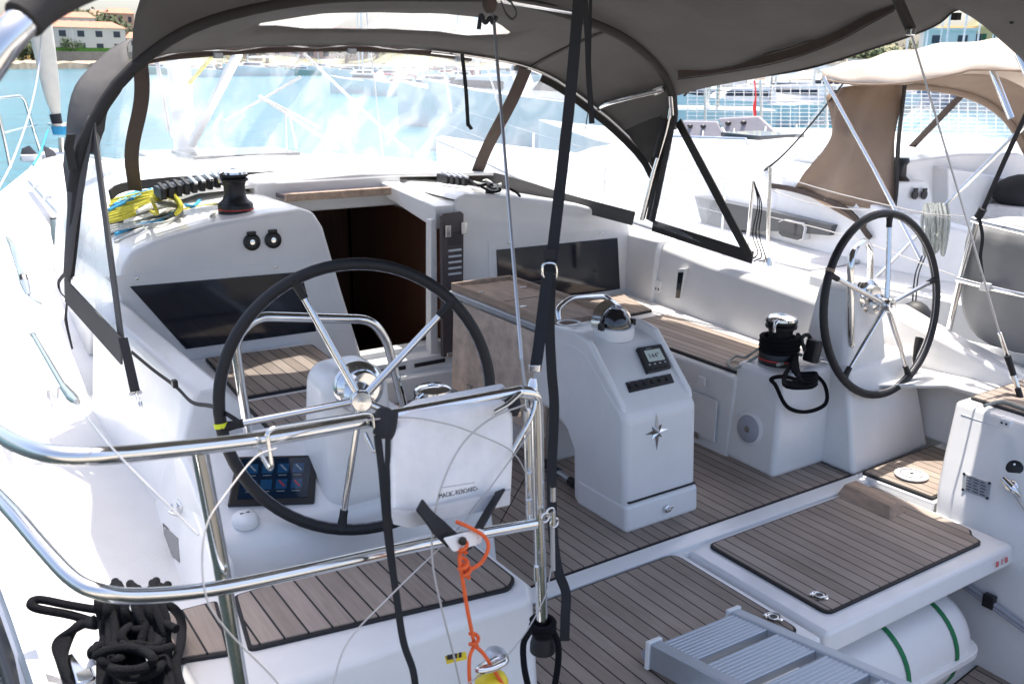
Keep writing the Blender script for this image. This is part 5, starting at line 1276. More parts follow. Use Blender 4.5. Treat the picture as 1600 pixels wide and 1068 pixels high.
MB().tube([on_seat(1588, 772)+nrm*.02, on_seat(1606, 800)+nrm*.02], .005).build('wire', WIRE, T)
T = thing('gray_line', 'gray cord lying across the starboard helm seat teak', 'rope', at(1560, 635, z=1.28))
MB().tube([at(1605, 640, z=1.285), at(1570, 628, z=1.285), at(1548, 630, z=1.285), at(1538, 634, z=1.285)], .007).build('cord', ROPEGRY, T)

# ================================================================== STARBOARD STANCHIONS, LIFELINES, RAIL, GRAY COVER
T = thing('stanchion', 'stainless stanchion with black cords tied to it beside the clear hood wing', 'stanchion', at(1168, 395, x=4.72), 'starboard stanchions')
MB().tube([at(1166, 400, x=4.72), at(1177, 283, x=4.72)], .0125, n=14).build('post', STEEL, T)
for k in range(3): MB().tube([at(1178, 284, x=4.70), at(1184+3*k, 320, x=4.68), at(1176+5*k, 365, x=4.68), at(1184+6*k, 395+4*k, x=4.68), at(1170+8*k, 408, x=4.68)], .004, n=6).build('cord', ROPEBLK, T)
T = thing('stanchion', 'bare stainless stanchion rising from the starboard side deck', 'stanchion', at(1199, 412, x=4.72), 'starboard stanchions')
MB().tube([at(1199, 414, x=4.72), at(1203, 262, x=4.72)], .0125, n=14).build('post', STEEL, T)
MB().lathe([(.03, 0), (.026, .02), (.018, .05)], at(1199, 414, x=4.72), n=18).build('base_socket', STEEL, T)
T = thing('lifeline', 'starboard guard wires passing behind the far wheel', 'lifeline', at(1320, 320, x=4.7))
MB().tube([at(1200, 270, x=4.72), at(1320, 305, x=4.71), at(1500, 345, x=4.66)], .0032, n=7).build('wire', WHITEWIRE, T)
MB().tube([at(1200, 338, x=4.72), at(1320, 368, x=4.71), at(1495, 432, x=4.66)], .0032, n=7).build('wire', WHITEWIRE, T)
MB().tube([at(1100, 252, x=4.74), at(1177, 286, x=4.72), at(1290, 322, x=4.71), at(1510, 338, x=4.66)], .0030, n=7).build('wire', WHITEWIRE, T)
SR = thing('pushpit_rail', 'starboard pushpit rail carrying the gray covered bundle', 'railing', at(1472, 562, x=4.6))
MB().tube([at(1471, 565, x=4.6), at(1500, 440, x=4.6), at(1527, 342, x=4.6)], .0165, n=14).build('rail_post', STEEL, SR)
MB().tube([at(1520, 343, x=4.6), at(1545, 350, x=4.58), at(1640, 372, x=4.5)], .0165, n=14).build('top_rail', STEEL, SR)
MB().tube([at(1496, 436, x=4.58), at(1560, 452, x=4.55), at(1650, 472, x=4.45)], .015, n=14).build('mid_rail', STEEL, SR)
MB().box(at(1540, 448, x=4.54), (.04, .045, .04)).build('rail_clamp', WHTPLA, SR, bevel=.006)
GC = thing('covered_bundle', 'large bundle under a wrinkled gray cover lashed to the starboard rail', 'cover', at(1560, 440, x=4.7))
rings = []
for px0, px1, py, xo in ((1526, 1660, 338, 4.72), (1505, 1660, 352, 4.66), (1498, 1660, 400, 4.64), (1494, 1660, 450, 4.64), (1496, 1660, 495, 4.66), (1518, 1650, 528, 4.70), (1560, 1640, 545, 4.74)):
    a_ = at(px0, py, x=xo); b_1 = at(px1, py+20, x=xo-.02)
    ring = []
    n_a = 12
    for k in range(n_a+1):
        t = k/n_a; ring.append(a_.lerp(b_1, t)+V(-.05*math.sin(PI*t)+.012*math.sin(t*23+py*.05), 0, 0))
    for k in range(n_a+1):
        t = 1-k/n_a; ring.append(a_.lerp(b_1, t)+V(.30+.05*math.sin(PI*t), 0, 0))
    rings.append(ring)
MB().loft(rings).build('cover_fabric', GREYCOVER, GC, subsurf=1, angle=70)
for (a_, b_1) in (((1520, 540), (1580, 560)), ):
    pass
for k, q in enumerate(((1482, 556), (1538, 572))):
    MB().tube([at(q[0]+dx, q[1]+dy, x=4.6) for dx, dy in ((-6, 4), (0, -2), (5, 3), (9, 0))], .006).build('red_lashing', REDM, GC)
MB().box(at(1548, 574, x=4.62), (.06, .05, .03)).build('white_fitting', WHTPLA, GC, bevel=.006)

# ================================================================== BOW: FURLER AND PULPIT
T = thing('furled_headsail', 'cream furled headsail on its forestay above a blue furling drum', 'sail', at(97, 245, y=13.4))
yb = 13.4
MB().tube([at(98, 240, y=yb), at(97, 215, y=yb)], .05, n=14).build('lower_bearing', STEEL, T)
MB().lathe([(.17, 0), (.17, .03)], at(97, 196, y=yb), (0, 0, 1), 24).build('drum_flange', STEEL, T)
MB().lathe([(.12, -.11), (.13, -.02), (.12, 0)], at(97, 196, y=yb), (0, 0, 1), 24).build('furling_line_turns', ROPEBLU, T)
MB().tube([at(92, 205, y=yb), at(86, 178, y=yb)], [.06, .07], n=12).build('tack_strap', WEB, T)
fs = [at(88, 182, y=yb), at(80, 140, y=yb), at(68, 70, y=yb), at(50, -30, y=yb), at(30, -150, y=yb)]
MB().tube(fs, [.05, .10, .13, .15, .16], n=14).build('rolled_sail', mat('cream_sailcloth', (.66, .62, .54), .8, bump=.3, bscale=9, var=.06), T)
MB().tube([at(75, 203, y=yb-.5), at(62, 240, y=yb-1), at(52, 258, y=yb-1.5)], .012).build('furling_line', ROPEBLU, T)
T = thing('bow_pulpit', 'stainless bow pulpit tubes at the left above the water', 'railing', at(10, 260, y=11.5))
MB().tube(rounded([at(-40, 158, y=12), at(36, 149, y=12.6), at(64, 240, y=12.9)], .1, 6), .018, n=10, smooth=False).build('upper_tube', STEEL, T)
MB().tube([at(-10, 150, y=11.6), at(4, 205, y=11.6), at(16, 262, y=11.6)], .018, n=10).build('leg', STEEL, T)
MB().tube([at(4, 208, y=11.6), at(56, 195, y=12.9)], .012, n=8).build('mid_wire', STEEL, T)
T = thing('guard_wire', 'gray guard wire sloping from the pulpit down to the side deck', 'wire', at(30, 180, y=9))
MB().tube([at(66, 30, y=11), at(60, 110, y=11), at(45, 180, y=9.5), at(20, 250, y=8.5), at(-5, 300, y=8)], .009, n=7).build('wire', WIRE, T)
T = thing('anchor', 'dark anchor fluke stowed on the bow roller beside the furling drum', 'anchor', at(44, 240, y=12.9))
MB().loft([[at(31, 250, y=12.9), at(34, 232, y=12.9), at(46, 227, y=12.9), at(58, 240, y=12.9), at(52, 251, y=12.9)], [at(31, 250, y=13.0), at(34, 232, y=13.0), at(46, 227, y=13.0), at(58, 240, y=13.0), at(52, 251, y=13.0)]]).build('fluke', mat('galvanized_anchor', (.10, .10, .11), .5, metal=.4), T, bevel=.01)
MB().loft([[at(66, 226, y=13.1), at(84, 235, y=13.1), at(90, 245, y=13.1), at(72, 247, y=13.1)], [at(66, 226, y=13.2), at(84, 235, y=13.2), at(90, 245, y=13.2), at(72, 247, y=13.2)]]).build('fluke', MATS['galvanized_anchor'], T, bevel=.01)
MB().box(at(46, 247, y=12.7), (.18, .08, .08)).build('windlass_block', WHTPLA, T, bevel=.01)
# jib track, mooring cleats on the foredeck
T = thing('jib_track', 'white jib track on the port side deck', 'deck fitting', at(72, 300, z=1.5))
MB().tube([at(48, 284, z=1.52), at(98, 338, z=1.5)], .03, n=8).build('track', ALU, T)
for t in (.25, .6): MB().box(at(48, 284, z=1.52).lerp(at(98, 338, z=1.5), t)+V(0, 0, .03), (.06, .1, .05)).build('car', WHTPLA, T, bevel=.01)
# mast and shrouds beyond the windscreen
mx_ = at(283, 150, y=7.6).x
T = thing('mast', 'white mast with boom vang seen blurred through the windscreen', 'mast', (mx_, 7.6, 2.0))
MB().tube([V(mx_, 7.6, 1.95), V(mx_, 7.6, 9)], .085, n=18, smooth=False).build('mast_tube', WHTPLA, T)
for sgn in (-1, 1):
    MB().tube([V(mx_+sgn*1.6, 7.3, 1.35), V(mx_+sgn*.9, 7.4, 9)], .006, n=6, smooth=False).build('shroud', WIRE, T)
MB().tube([V(mx_, 7.5, 3.6), V(mx_+.5, 3.5, 3.75)], .08, n=12, smooth=False).build('boom', WHTPLA, T)
MB().tube([at(300, 225, y=7.45), at(372, 84, y=6.7)], .035, n=10, smooth=False).build('vang', WHTPLA, T)
MB().tube([at(296, 130, y=7.4), at(336, 84, y=7.0)], .014, n=8, smooth=False).build('mainsheet', ROPEYEL, T)
for q in ((475, 84, 575, 180), (575, 180, 640, 238), (500, 200, 405, 150), (470, 120, 350, 190), (405, 150, 530, 232)):
    MB().tube([at(q[0], q[1], y=7.0), at(q[2], q[3], y=7.2)], .012, n=6, smooth=False).build('halyard', ROPEWHT, T)
for q in ((243, 92, 262, 205), (246, 92, 268, 215), (446, 175, 448, 238), (452, 178, 464, 232), (692, 92, 706, 176), (760, 100, 790, 200)):
    MB().tube([at(q[0], q[1], y=8.2), at(q[2], q[3], y=8.2)], .010, n=6, smooth=False).build('rigging_line', WIRE, T)

# ================================================================== NEIGHBOURING YACHT (starboard)
NB = thing('neighbour_yacht', 'white yacht with a beige bimini and tan sprayhood moored alongside', 'sailboat', (8.2, 5, 0))
DX = 5.75
rings = []
for y in (-1, 2, 4, 6, 8, 10, 12, 13.5):
    yy = max(.9, y); p = sheer(yy)+DX; s = 2*cen(yy)-sheer(yy)+DX; k = (s-p)*.2; z = dz(yy)
    rings.append([V(p, y, z), V(p+k*.25, y, .5), V(p+k, y, -.15), V(s-k, y, -.15), V(s-k*.25, y, .5), V(s, y, z)])
MB().loft(rings, cap=False, closed=False).build('hull', GEL, NB, angle=60, solid=.02)
rows_ = []
for i in range(20):
    y = 4.6+9*i/19; p = sheer(y)+DX; s = 2*cen(y)-sheer(y)+DX
    rows_.append([V(p+(s-p)*t, y, dz(y)+.02+.04*math.sin(PI*t)) for t in [j/8 for j in range(9)]])
MB().grid(rows_).build('foredeck', GELN, NB, solid=.02)
MB().prism([(5.85, -1), (6.7, -1), (6.75, 4.6), (5.83, 4.6)], 1.0, 1.215).build('side_deck', GELN, NB)
rr = []
for y, xl, xr, zt in [(4.9, 6.50, 9.75, 1.96), (6.2, 6.48, 9.65, 2.0), (7.2, 6.58, 9.4, 1.97), (8.2, 6.75, 9.05, 1.90), (9.2, 7.0, 8.7, 1.76), (10.4, 7.4, 8.2, 1.45)]:
    w = xr-xl; d = dz(y)-.05
    rr.append([V(xl, y, d), V(xl+w*.03, y, d+(zt-d)*.55), V(xl+w*.08, y, d+(zt-d)*.86), V(xl+w*.2, y, zt-.015), V((xl+xr)/2, y, zt+.02), V(xr-w*.2, y, zt-.015), V(xr-w*.08, y, d+(zt-d)*.86), V(xr-w*.03, y, d+(zt-d)*.55), V(xr, y, d)])
MB().loft(rr).build('coachroof', GEL, NB, bevel=.02)
# coaming sweeping aft
co = MB()
co.loft([[V(6.42+a, y, 1.2), V(6.52+a, y, z), V(6.72+a, y, z), V(6.82+a, y, 1.1)] for y, a, z in ((5.6, .05, 1.80), (4.9, 0, 1.74), (4.5, -.02, 1.66), (4.0, -.02, 1.60), (3.0, -.05, 1.52), (1.5, -.05, 1.42), (0, -.1, 1.36))])
co.build('coaming', GEL, NB, bevel=.03)
XS = 6.40
q = [(1085, 306), (1130, 316), (1215, 333), (1300, 352), (1296, 368), (1230, 362), (1150, 359), (1098, 356)]
P = [at(px, py, x=XS) for px, py in q]
MB().loft([[p+V(-.0, 0, 0) for p in P], [p+V(.14, 0, 0) for p in P]]).build('side_window', mat('gray_side_window', (.06, .065, .07), .3, coat=.2), NB)
q = [(1218, 347), (1226, 344), (1252, 349), (1256, 356), (1253, 373), (1247, 375), (1223, 369), (1218, 364)]
P = [at(px, py, x=XS-.03) for px, py in q]; c_ = sum(P, V(0, 0, 0))/8
pf = MB().loft([[c_+(p-c_)*1.08 for p in P], [c_+(p-c_)*1.08+V(.12, 0, 0) for p in P]]).build('porthole_frame', GEL, NB)
MB().loft([[p+V(-.012, 0, 0) for p in P], [p+V(.1, 0, 0) for p in P]]).build('porthole_glass', GLASS, pf)
q = [(1406, 458), (1415, 451), (1448, 458), (1455, 466), (1452, 472), (1408, 464)]
P = [at(px, py, x=5.95) for px, py in q]; c_ = sum(P, V(0, 0, 0))/6
pf = MB().loft([[c_+(p-c_)*1.15 for p in P], [c_+(p-c_)*1.15+V(.12, 0, 0) for p in P]]).build('porthole_frame', STEEL, NB)
MB().loft([[p+V(-.012, 0, 0) for p in P], [p+V(.1, 0, 0) for p in P]]).build('porthole_glass', GLASS, pf)
# bulkhead with two sockets, companionway, starboard half
YB = 4.75
def nbk(px, py): p = at(px, py, y=YB); return (p.x, p.z)
MB().prism_y([nbk(1396, 285), nbk(1448, 282), nbk(1455, 296), nbk(1462, 335), nbk(1396, 338)], YB, YB+1.2).build('port_bulkhead', GEL, NB, bevel=.02)
MB().prism_y([nbk(1482, 262), nbk(1545, 272), nbk(1640, 290), nbk(1640, 420), nbk(1482, 395)], YB, YB+.8).build('starboard_bulkhead', GEL, NB, bevel=.02)
MB().prism_y([nbk(1390, 252), nbk(1488, 258), nbk(1488, 275), nbk(1390, 272)], YB+.3, YB+1.0).build('hatch_garage', GEL, NB, bevel=.02)
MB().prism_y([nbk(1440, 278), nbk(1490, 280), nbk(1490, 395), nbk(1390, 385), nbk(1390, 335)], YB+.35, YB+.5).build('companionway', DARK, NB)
MB().prism_y([nbk(1452, 282), nbk(1484, 285), nbk(1484, 292), nbk(1452, 290)], YB+.2, YB+.3).build('companionway_trim', DKWOOD, NB)
for px in (1429, 1443):
    p = at(px, 304, y=YB-.02); o = MB().lathe([(.04, 0), (.04, .012), (.02, .016), (0, .016)], p, (0, -1, 0), 20).build('round_socket', BLKPLA, NB)
    MB().box(p+V(0, -.008, .045), (.045, .016, .02)).build('socket_flap', BLKPLA, o)
p = at(1404, 284, y=4.85)
MB().lathe([(.09, 0), (.085, .07), (.055, .10), (.05, .19), (.07, .22), (.06, .25), (0, .25)], p-V(0, 0, .05), n=24).build('cabin_winch', BLKPLA, NB)
MB().prism([(7.0, 1.0), (9.4, 1.0), (9.4, 4.75), (7.0, 4.75)], .8, .9).build('cockpit_floor', GEL, NB)
MB().prism([(6.8, 1.6), (7.4, 1.6), (7.4, 4.75), (6.8, 4.75)], .8, 1.28).build('port_bench', GRAYGEL, NB, bevel=.02)
MB().prism([(9.0, 1.6), (9.7, 1.6), (9.7, 4.75), (9.0, 4.75)], .8, 1.5).build('starboard_bench', GRAYGEL, NB, bevel=.02)
for y_ in (5.6, 7.4, 9.2):
    p = V(sheer(y_)+DX+.06, y_, dz(y_)); MB().tube([p, p+V(0, 0, .6)], .0125, n=8, smooth=False).build('stanchion', STEEL, NB)
for h_ in (.30, .59):
    MB().tube([V(sheer(y_)+DX+.06, y_, dz(y_)+h_) for y_ in (5.6, 6.5, 7.4, 8.3, 9.2, 11, 13)], .004, n=6).build('guard_wire', WIRE, NB)
MB().tube([V(6.78, 6.2, 2.0), V(6.80, 6.25, 2.06), V(7.0, 8.2, 1.97), V(7.0, 8.25, 1.9)], .014, n=8, smooth=False).build('coachroof_handrail', STEEL, NB)
MB().prism([(7.6, 6.8), (8.3, 6.8), (8.25, 7.4), (7.65, 7.4)], 1.98, 2.03).build('deck_hatch', GLASS, NB, bevel=.01)
# tan sprayhood of the neighbour: near side, arch, windscreen
NH = thing('tan_sprayhood', 'tan sprayhood with clear panes on the neighbouring yacht', 'sprayhood', at(1340, 250, x=6.6))
nc = [at(1285, 138, x=6.62), at(1330, 129, x=6.75), at(1402, 127, x=6.85), at(1412, 140, x=6.85)]
side = [[at(1290, 150, x=6.55), at(1340, 131, x=6.75), at(1405, 128, x=6.9)],
        [at(1296, 200, x=6.5), at(1330, 190, x=6.58), at(1408, 150, x=6.9)],
        [at(1292, 228, x=6.5), at(1340, 220, x=6.52), at(1402, 210, x=6.8)],
        [at(1262, 268, x=6.5), at(1330, 275, x=6.48), at(1400, 270, x=6.7)],
        [at(1240, 293, x=6.5), at(1320, 320, x=6.46), at(1397, 330, x=6.6)],
        [at(1310, 330, x=6.45), at(1345, 352, x=6.45), at(1388, 360, x=6.55)]]
g_ = MB(); 
fine = []
for r in side[:5]:
    rr_p = resample(r, sub=6); fine.append([p+V(.035*math.sin(i*1.1+len(fine)*1.7), 0, .01*math.sin(i*.8)) for i, p in enumerate(rr_p)])
cols_ = []
for j in range(len(fine[0])): cols_.append(resample([f[j] for f in fine], sub=5))
g_.grid(cols_); g_.build('side_curtain', TAN, NH, solid=.004, angle=80)
MB().loft([[at(1240, 293, x=6.5), at(1397, 330, x=6.6), at(1388, 362, x=6.55), at(1345, 352, x=6.45)], [at(1240, 293, x=6.53), at(1397, 330, x=6.63), at(1388, 362, x=6.58), at(1345, 352, x=6.48)]]).build('curtain_tail', TAN, NH)
MB().strap([at(1414, 130, x=6.88), at(1404, 220, x=6.8), at(1400, 300, x=6.65), at(1392, 352, x=6.55)], .12, (.6, .6, 0), .01).build('aft_border', CANVASD, NH)
g_ = MB(); g_.grid([[at(1288, 160, x=6.56), at(1294, 228, x=6.5)], [at(1250, 205, x=6.6), at(1272, 255, x=6.52)], [at(1200, 258, x=6.7), at(1250, 290, x=6.52)], [at(1168, 283, x=6.8), at(1172, 290, x=6.8)]])
g_.build('front_pane', VINYL, NH, angle=80)
MB().strap([at(1318, 130, x=6.6), at(1262, 200, x=6.55), at(1215, 250, x=6.65), at(1166, 284, x=6.8)], .035, (1, 0, 1), .012).build('front_border', CANVASD, NH)
MB().strap([at(1168, 286, x=6.8), at(1240, 296, x=6.5), at(1320, 326, x=6.42), at(1360, 372, x=6.42)], .04, (0, 0, 1), .02).build('foot_border', BROWNC, NH)
ar = [at(1408, 134, y=4.9), at(1450, 136, y=5.0), at(1500, 145, y=5.0), at(1545, 163, y=5.0), at(1580, 195, y=5.0), at(1610, 250, y=5.0)]
MB().tube(ar, .035, n=10).build('arch_sleeve', TAN, NH)
ab = [at(1395, 258, y=5.8), at(1450, 262, y=5.9), at(1500, 266, y=5.9), at(1550, 272, y=5.8), at(1580, 276, y=5.6), at(1615, 282, y=5.3)]
CA, CB2 = curve(ar, 20), curve(ab, 20)
g_ = MB(); g_.grid([[CA[i].lerp(CB2[i], t/6) for t in range(7)] for i in range(20)]); g_.build('windscreen', VINYL, NH, angle=80)
MB().tube([at(1505, 146, y=5.0), at(1403, 252, y=5.7)], .03, n=10).build('screen_strut', BROWNC, NH)
MB().strap([p+V(0, -.03, .04) for p in CB2], .10, (0, .2, 1), .02, 2).build('foot_hem', TAN, NH)
a2 = [V(6.75, 4.6, 2.62), at(1470, 118, y=4.6), at(1560, 120, y=4.6), at(1640, 160, y=4.6)]
CA2 = curve(a2, 20)
g_ = MB(); g_.grid([[CA[i].lerp(CA2[i], t/4)+V(0, 0, .03*math.sin(PI*t/4)) for t in range(5)] for i in range(20)]); g_.build('hood_canvas', TAN, NH, solid=.004, angle=80)
T = thing('life_jacket', 'red and white bundle behind the front pane of the tan sprayhood', 'bundle', at(1245, 270, x=6.9))
MB().ball(at(1247, 270, x=6.9), (.10, .08, .09)).build('red_roll', REDM, T)
MB().ball(at(1230, 266, x=7.0), (.13, .10, .13)).build('blue_roll', ROPEBLU, T)
# beige bimini
NBM = thing('beige_bimini', 'beige bimini canopy shading the neighbouring cockpit', 'bimini', at(1450, 100, x=7))
lo = [at(1284, 124, x=6.35), at(1330, 131, x=6.35), at(1385, 132, x=6.35), at(1440, 126, x=6.4), at(1500, 114, x=6.4), at(1520, 109, x=6.4), at(1570, 110, x=6.4), at(1640, 112, x=6.4)]
hi = [at(1286, 112, x=6.5), at(1330, 98, x=6.6), at(1385, 84, x=6.8), at(1440, 74, x=7.1), at(1500, 66, x=7.3), at(1530, 64, x=7.4), at(1570, 62, x=7.5), at(1640, 60, x=7.6)]
lo2, hi2 = curve(lo, 30), curve(hi, 30)
rows_ = []
for i in range(30):
    a_, b_1 = lo2[i], hi2[i]
    row = [a_.lerp(b_1, t/6)+V(0, 0, .05*math.sin(PI*t/6)+.012*math.sin(i*.9+t)) for t in range(7)]
    yy_ = b_1.y
    for t in range(1, 8): row.append(V(b_1.x+(9.8-b_1.x)*t/7, yy_+.1*t/7, b_1.z+.04*math.sin(PI*t/7)-.32*(t/7)**2))
    rows_.append(row)
MB().grid(rows_).build('canopy', BEIGE, NBM, solid=.004, angle=80)
MB().tube([p+V(-.004, 0, 0) for p in lo2], .008, n=6, sub=1, smooth=False).build('edge_hem', TAN, NBM)
MB().tube([at(1288, 122, x=6.35), at(1365, 262, x=6.25), at(1440, 408, x=6.15)], .0165, n=12, smooth=False).build('front_leg', STEEL, NBM)
MB().tube([at(1550, 110, x=6.5), at(1566, 150, x=6.5), at(1580, 185, x=6.5)], .022, n=12).build('aft_leg', STEEL, NBM)
MB().tube([at(1612, 185, x=6.4), at(1480, 318, x=6.25), at(1362, 440, x=6.1)], .0165, n=12, smooth=False).build('diagonal_strut', STEEL, NBM)
MB().lathe([(.03, -.02), (.03, .02)], at(1362, 440, x=6.1), (1, 0, 0), 14).build('strut_foot', STEEL, NBM)
MB().tube([at(1590, 85, x=6.3), at(1606, 120, x=6.3)], .02, n=10).build('top_tube', STEEL, NBM)
T = thing('coiled_rope', 'gray green rope hank hanging over the guard wire behind the far wheel', 'rope', at(1465, 320, x=6.1))
rng = random.Random(5)
for k in range(12):
    x_ = 1446+rng.uniform(0, 28)
    P = [at(x_, 318, x=6.05), at(x_+rng.uniform(-6, 6), 345, x=6.0), at(x_+rng.uniform(-4, 12), 375+rng.uniform(-6, 25), x=6.02), at(x_+rng.uniform(4, 14), 350, x=6.08), at(x_+rng.uniform(2, 8), 317, x=6.1)]
    MB().tube(P, .010, n=7, sub=5).build('rope_bight', ROPEGRY, T)
T = thing('fender', 'black fender hanging by two cords behind the far wheel', 'fender', at(1428, 495, x=5.2))
MB().ball(at(1427, 512, x=5.2), (.12, .12, .17), 20, 12).build('fender_body', RUBBER, T)
for d in (-2, 3): MB().tube([at(1427+d, 482, x=5.2), at(1432+d, 430, x=5.5), at(1443+d, 400, x=6.0)], .005, n=6).build('lanyard', ROPEBLK, T)
T = thing('black_bag', 'black bag lying on the neighbouring cockpit bench', 'bag', at(1592, 300, x=8.6))
MB().ball(at(1600, 302, x=8.6), (.28, .25, .17), 18, 10).build('bag_body', WEB, T)
MB().box(at(1590, 330, x=8.5), (.5, .4, .12)).build('white_towel', BAGM, T, bevel=.04)
T = thing('clear_tub', 'clear plastic tub on the neighbouring cabin top', 'tub', at(1425, 247, y=6.0))
MB().box(at(1427, 247, y=6.0), (.26, .2, .12)).build('tub_body', mat('cloudy_plastic', (.7, .75, .82), .3), T, bevel=.03)
T = thing('rope_clutch_bank', 'gray clutch bank on the neighbouring cabin top by the windscreen', 'rope clutch', at(1495, 262, y=5.3))
for k in range(3): MB().box(at(1486+9*k, 262+1.5*k, y=5.3), (.05, .14, .08)).build('clutch_body', SPKG if k else BLKPLA, T, bevel=.01)
# third yacht beyond, with covered hatches and a white net along its guard wires
TB = thing('third_yacht', 'low white yacht deck with two gray screen covers behind the neighbour', 'sailboat', (12.5, 11, 0))
pl3 = [V(10.2, 4, 1.2), V(10.3, 9, 1.25), V(11.2, 14, 1.4), V(12.4, 17.5, 1.55), V(13.6, 14, 1.4), V(14.6, 9, 1.25), V(14.6, 4, 1.2)]
MB().loft([[V(p.x*.9+1.25, p.y, -.1) for p in pl3], pl3]).build('hull', GEL, TB, bevel=.03)
MB().loft([[V(10.8, 6, 1.15), V(11.0, 10, 1.2), V(11.7, 14, 1.35), V(13.2, 14, 1.35), V(13.9, 10, 1.2), V(14.1, 6, 1.15)], [V(11.0, 6.2, 1.75), V(11.2, 10, 1.75), V(11.9, 13.6, 1.6), V(13.0, 13.6, 1.6), V(13.7, 10, 1.75), V(13.9, 6.2, 1.75)]]).build('coachroof', GEL, TB, bevel=.06)
SCR = mat('gray_screen_cover', (.20, .195, .22), .55, bump=.2, bscale=8, var=.12)
for q in (((1066, 190), (1120, 191), (1142, 233), (1082, 236)), ((1122, 186), (1185, 183), (1236, 230), (1150, 236))):
    P = [at(px, py, x=11.0+(.3 if py < 200 else 0)) for px, py in q]
    o = MB().loft([[p for p in P], [p+V(.05, .02, .02) for p in P]]).build('screen_cover', SCR, TB, bevel=.01)
    for t in (.25, .7):
        pm = P[0].lerp(P[1], t).lerp(P[3], .15); MB().ball(pm+V(-.02, 0, 0), (.05, .05, .035)).build('cover_clip', BLKPLA, o)
for k in range(5):
    p = at(1095+48*k, 262-1.0*k, x=10.35); MB().tube([p, p+V(0, 0, .55)], .014, n=8, smooth=False).build('stanchion', STEEL, TB)
MB().loft([[V(10.86, 6.6, 1.42), V(10.93, 9.8, 1.44), V(10.93, 9.8, 1.58), V(10.9, 6.6, 1.58)], [V(10.98, 6.6, 1.42), V(11.06, 9.8, 1.44), V(11.06, 9.8, 1.58), V(11.02, 6.6, 1.58)]]).build('side_window', GLASS, TB)
MB().tube([at(1100, 225, x=10.35), at(1290, 222, x=10.35)], .006, n=6, smooth=False).build('guard_wire', WIRE, TB)
MB().tube([at(1060, 236, x=10.3), at(1150, 243, x=10.1), at(1215, 251, x=10.0)], .018).build('red_stripe', REDM, TB)
NT = thing('safety_net', 'white mesh net strung along the guard wires of the far yacht', 'net', at(1180, 160, x=15))
xn = 14.3
nm = MB()
NTM = mat('white_net_twine', (.75, .74, .70), .7)
for k in range(38):
    px = 1075+k*14.6
    nm.tube([at(px, 132, x=xn), at(px-1, 206, x=xn)], .0085, n=4, smooth=False, cap=False)
for k in range(13):
    py = 132+k*6.1
    nm.tube([at(1072, py, x=xn), at(1350, py+2, x=xn), at(1620, py+5, x=xn)], .0075, n=4, smooth=False, cap=False)
nm.build('net_mesh', NTM, NT, smooth=False)
for px in (1101, 1188, 1290): MB().tube([at(px, 125, x=xn), at(px+1, 210, x=xn)], .022, n=8).build('net_post', STEEL, NT)
MB().tube([at(1179, 126, x=xn-.1), at(1181, 150, x=xn-.1), at(1179, 168, x=xn-.1), at(1181, 190, x=xn-.1)], [.015, .012, .035, .018], n=8).build('red_cord', REDM, NT)

# ================================================================== MARINA BOATS, FAR SHORE
def hdir(px):
    d = fwd+cright*((px-800)/FPX)+cup*((534-104)/FPX); d.z = 0; return d.normalized()
BLUH = mat('blue_hull', (.06, .14, .26), .3, coat=.3); TEALH = mat('teal_hull', (.05, .32, .30), .4); REDH = mat('red_hull', (.45, .04, .05), .35)
def boat_mesh(T, L, hullm, mast, seed):
    rng = random.Random(seed); B = L*.32
    rings = []
    for t, w, s in ((0, .82, .62), (.3, 1, .62), (.6, .92, .7), (.85, .5, .82), (1, .04, .95)):
        y = (t-.5)*L; h = L*.13*s/.62
        rings.append([V(-w*B/2, y, h), V(-w*B*.38, y, -.1), V(w*B*.38, y, -.1), V(w*B/2, y, h)])
    base = base_of(T)
    def put(mb, name, m, **k):
        bmesh.ops.translate(mb.bm, verts=mb.bm.verts, vec=base); return mb.build(name, m, T, **k)
    put(MB().loft(rings), 'hull', hullm, angle=50)
    h = L*.13
    put(MB().loft([[V(-B*.33, -L*.18, h), V(B*.33, -L*.18, h), V(B*.24, L*.26, h*1.1), V(-B*.24, L*.26, h*1.1)], [V(-B*.27, -L*.14, h*1.75), V(B*.27, -L*.14, h*1.75), V(B*.16, L*.14, h*1.7), V(-B*.16, L*.14, h*1.7)]]), 'cabin', GEL, bevel=.04)
    put(MB().loft([[V(-B*.31, -L*.10, h*1.3), V(B*.31, -L*.10, h*1.3), V(B*.245, L*.19, h*1.35), V(-B*.245, L*.19, h*1.35)], [V(-B*.295, -L*.10, h*1.55), V(B*.295, -L*.10, h*1.55), V(B*.215, L*.17, h*1.58), V(-B*.215, L*.17, h*1.58)]]), 'window_band', GLASS)
    if mast:
        put(MB().tube([V(0, L*.08, h*1.6), V(0, L*.08, L*1.35)], L*.009, n=8, smooth=False), 'mast', WHTPLA)
        put(MB().tube([V(0, L*.06, h*2.3), V(0, -L*.36, h*2.4)], L*.014, n=8, smooth=False), 'furled_boom', rng.choice([CANVAS, BEIGE, WHTPLA]))
    else:
        put(MB().loft([[V(-B*.28, -L*.36, h*2.3), V(B*.28, -L*.36, h*2.3), V(B*.26, L*.0, h*2.45), V(-B*.26, L*.0, h*2.45)], [V(-B*.25, -L*.36, h*2.5), V(B*.25, -L*.36, h*2.5), V(B*.23, L*.0, h*2.62), V(-B*.23, L*.0, h*2.62)]]), 'sun_top', BEIGE if seed % 2 else WHTPLA)
        put(MB().tube([V(-B*.25, -L*.34, h), V(-B*.25, -L*.34, h*2.3), V(B*.25, -L*.34, h*2.3), V(B*.25, -L*.34, h)], L*.006, n=6, smooth=False), 'top_frame', STEEL)
protos = []
spots = []
rng = random.Random(21)
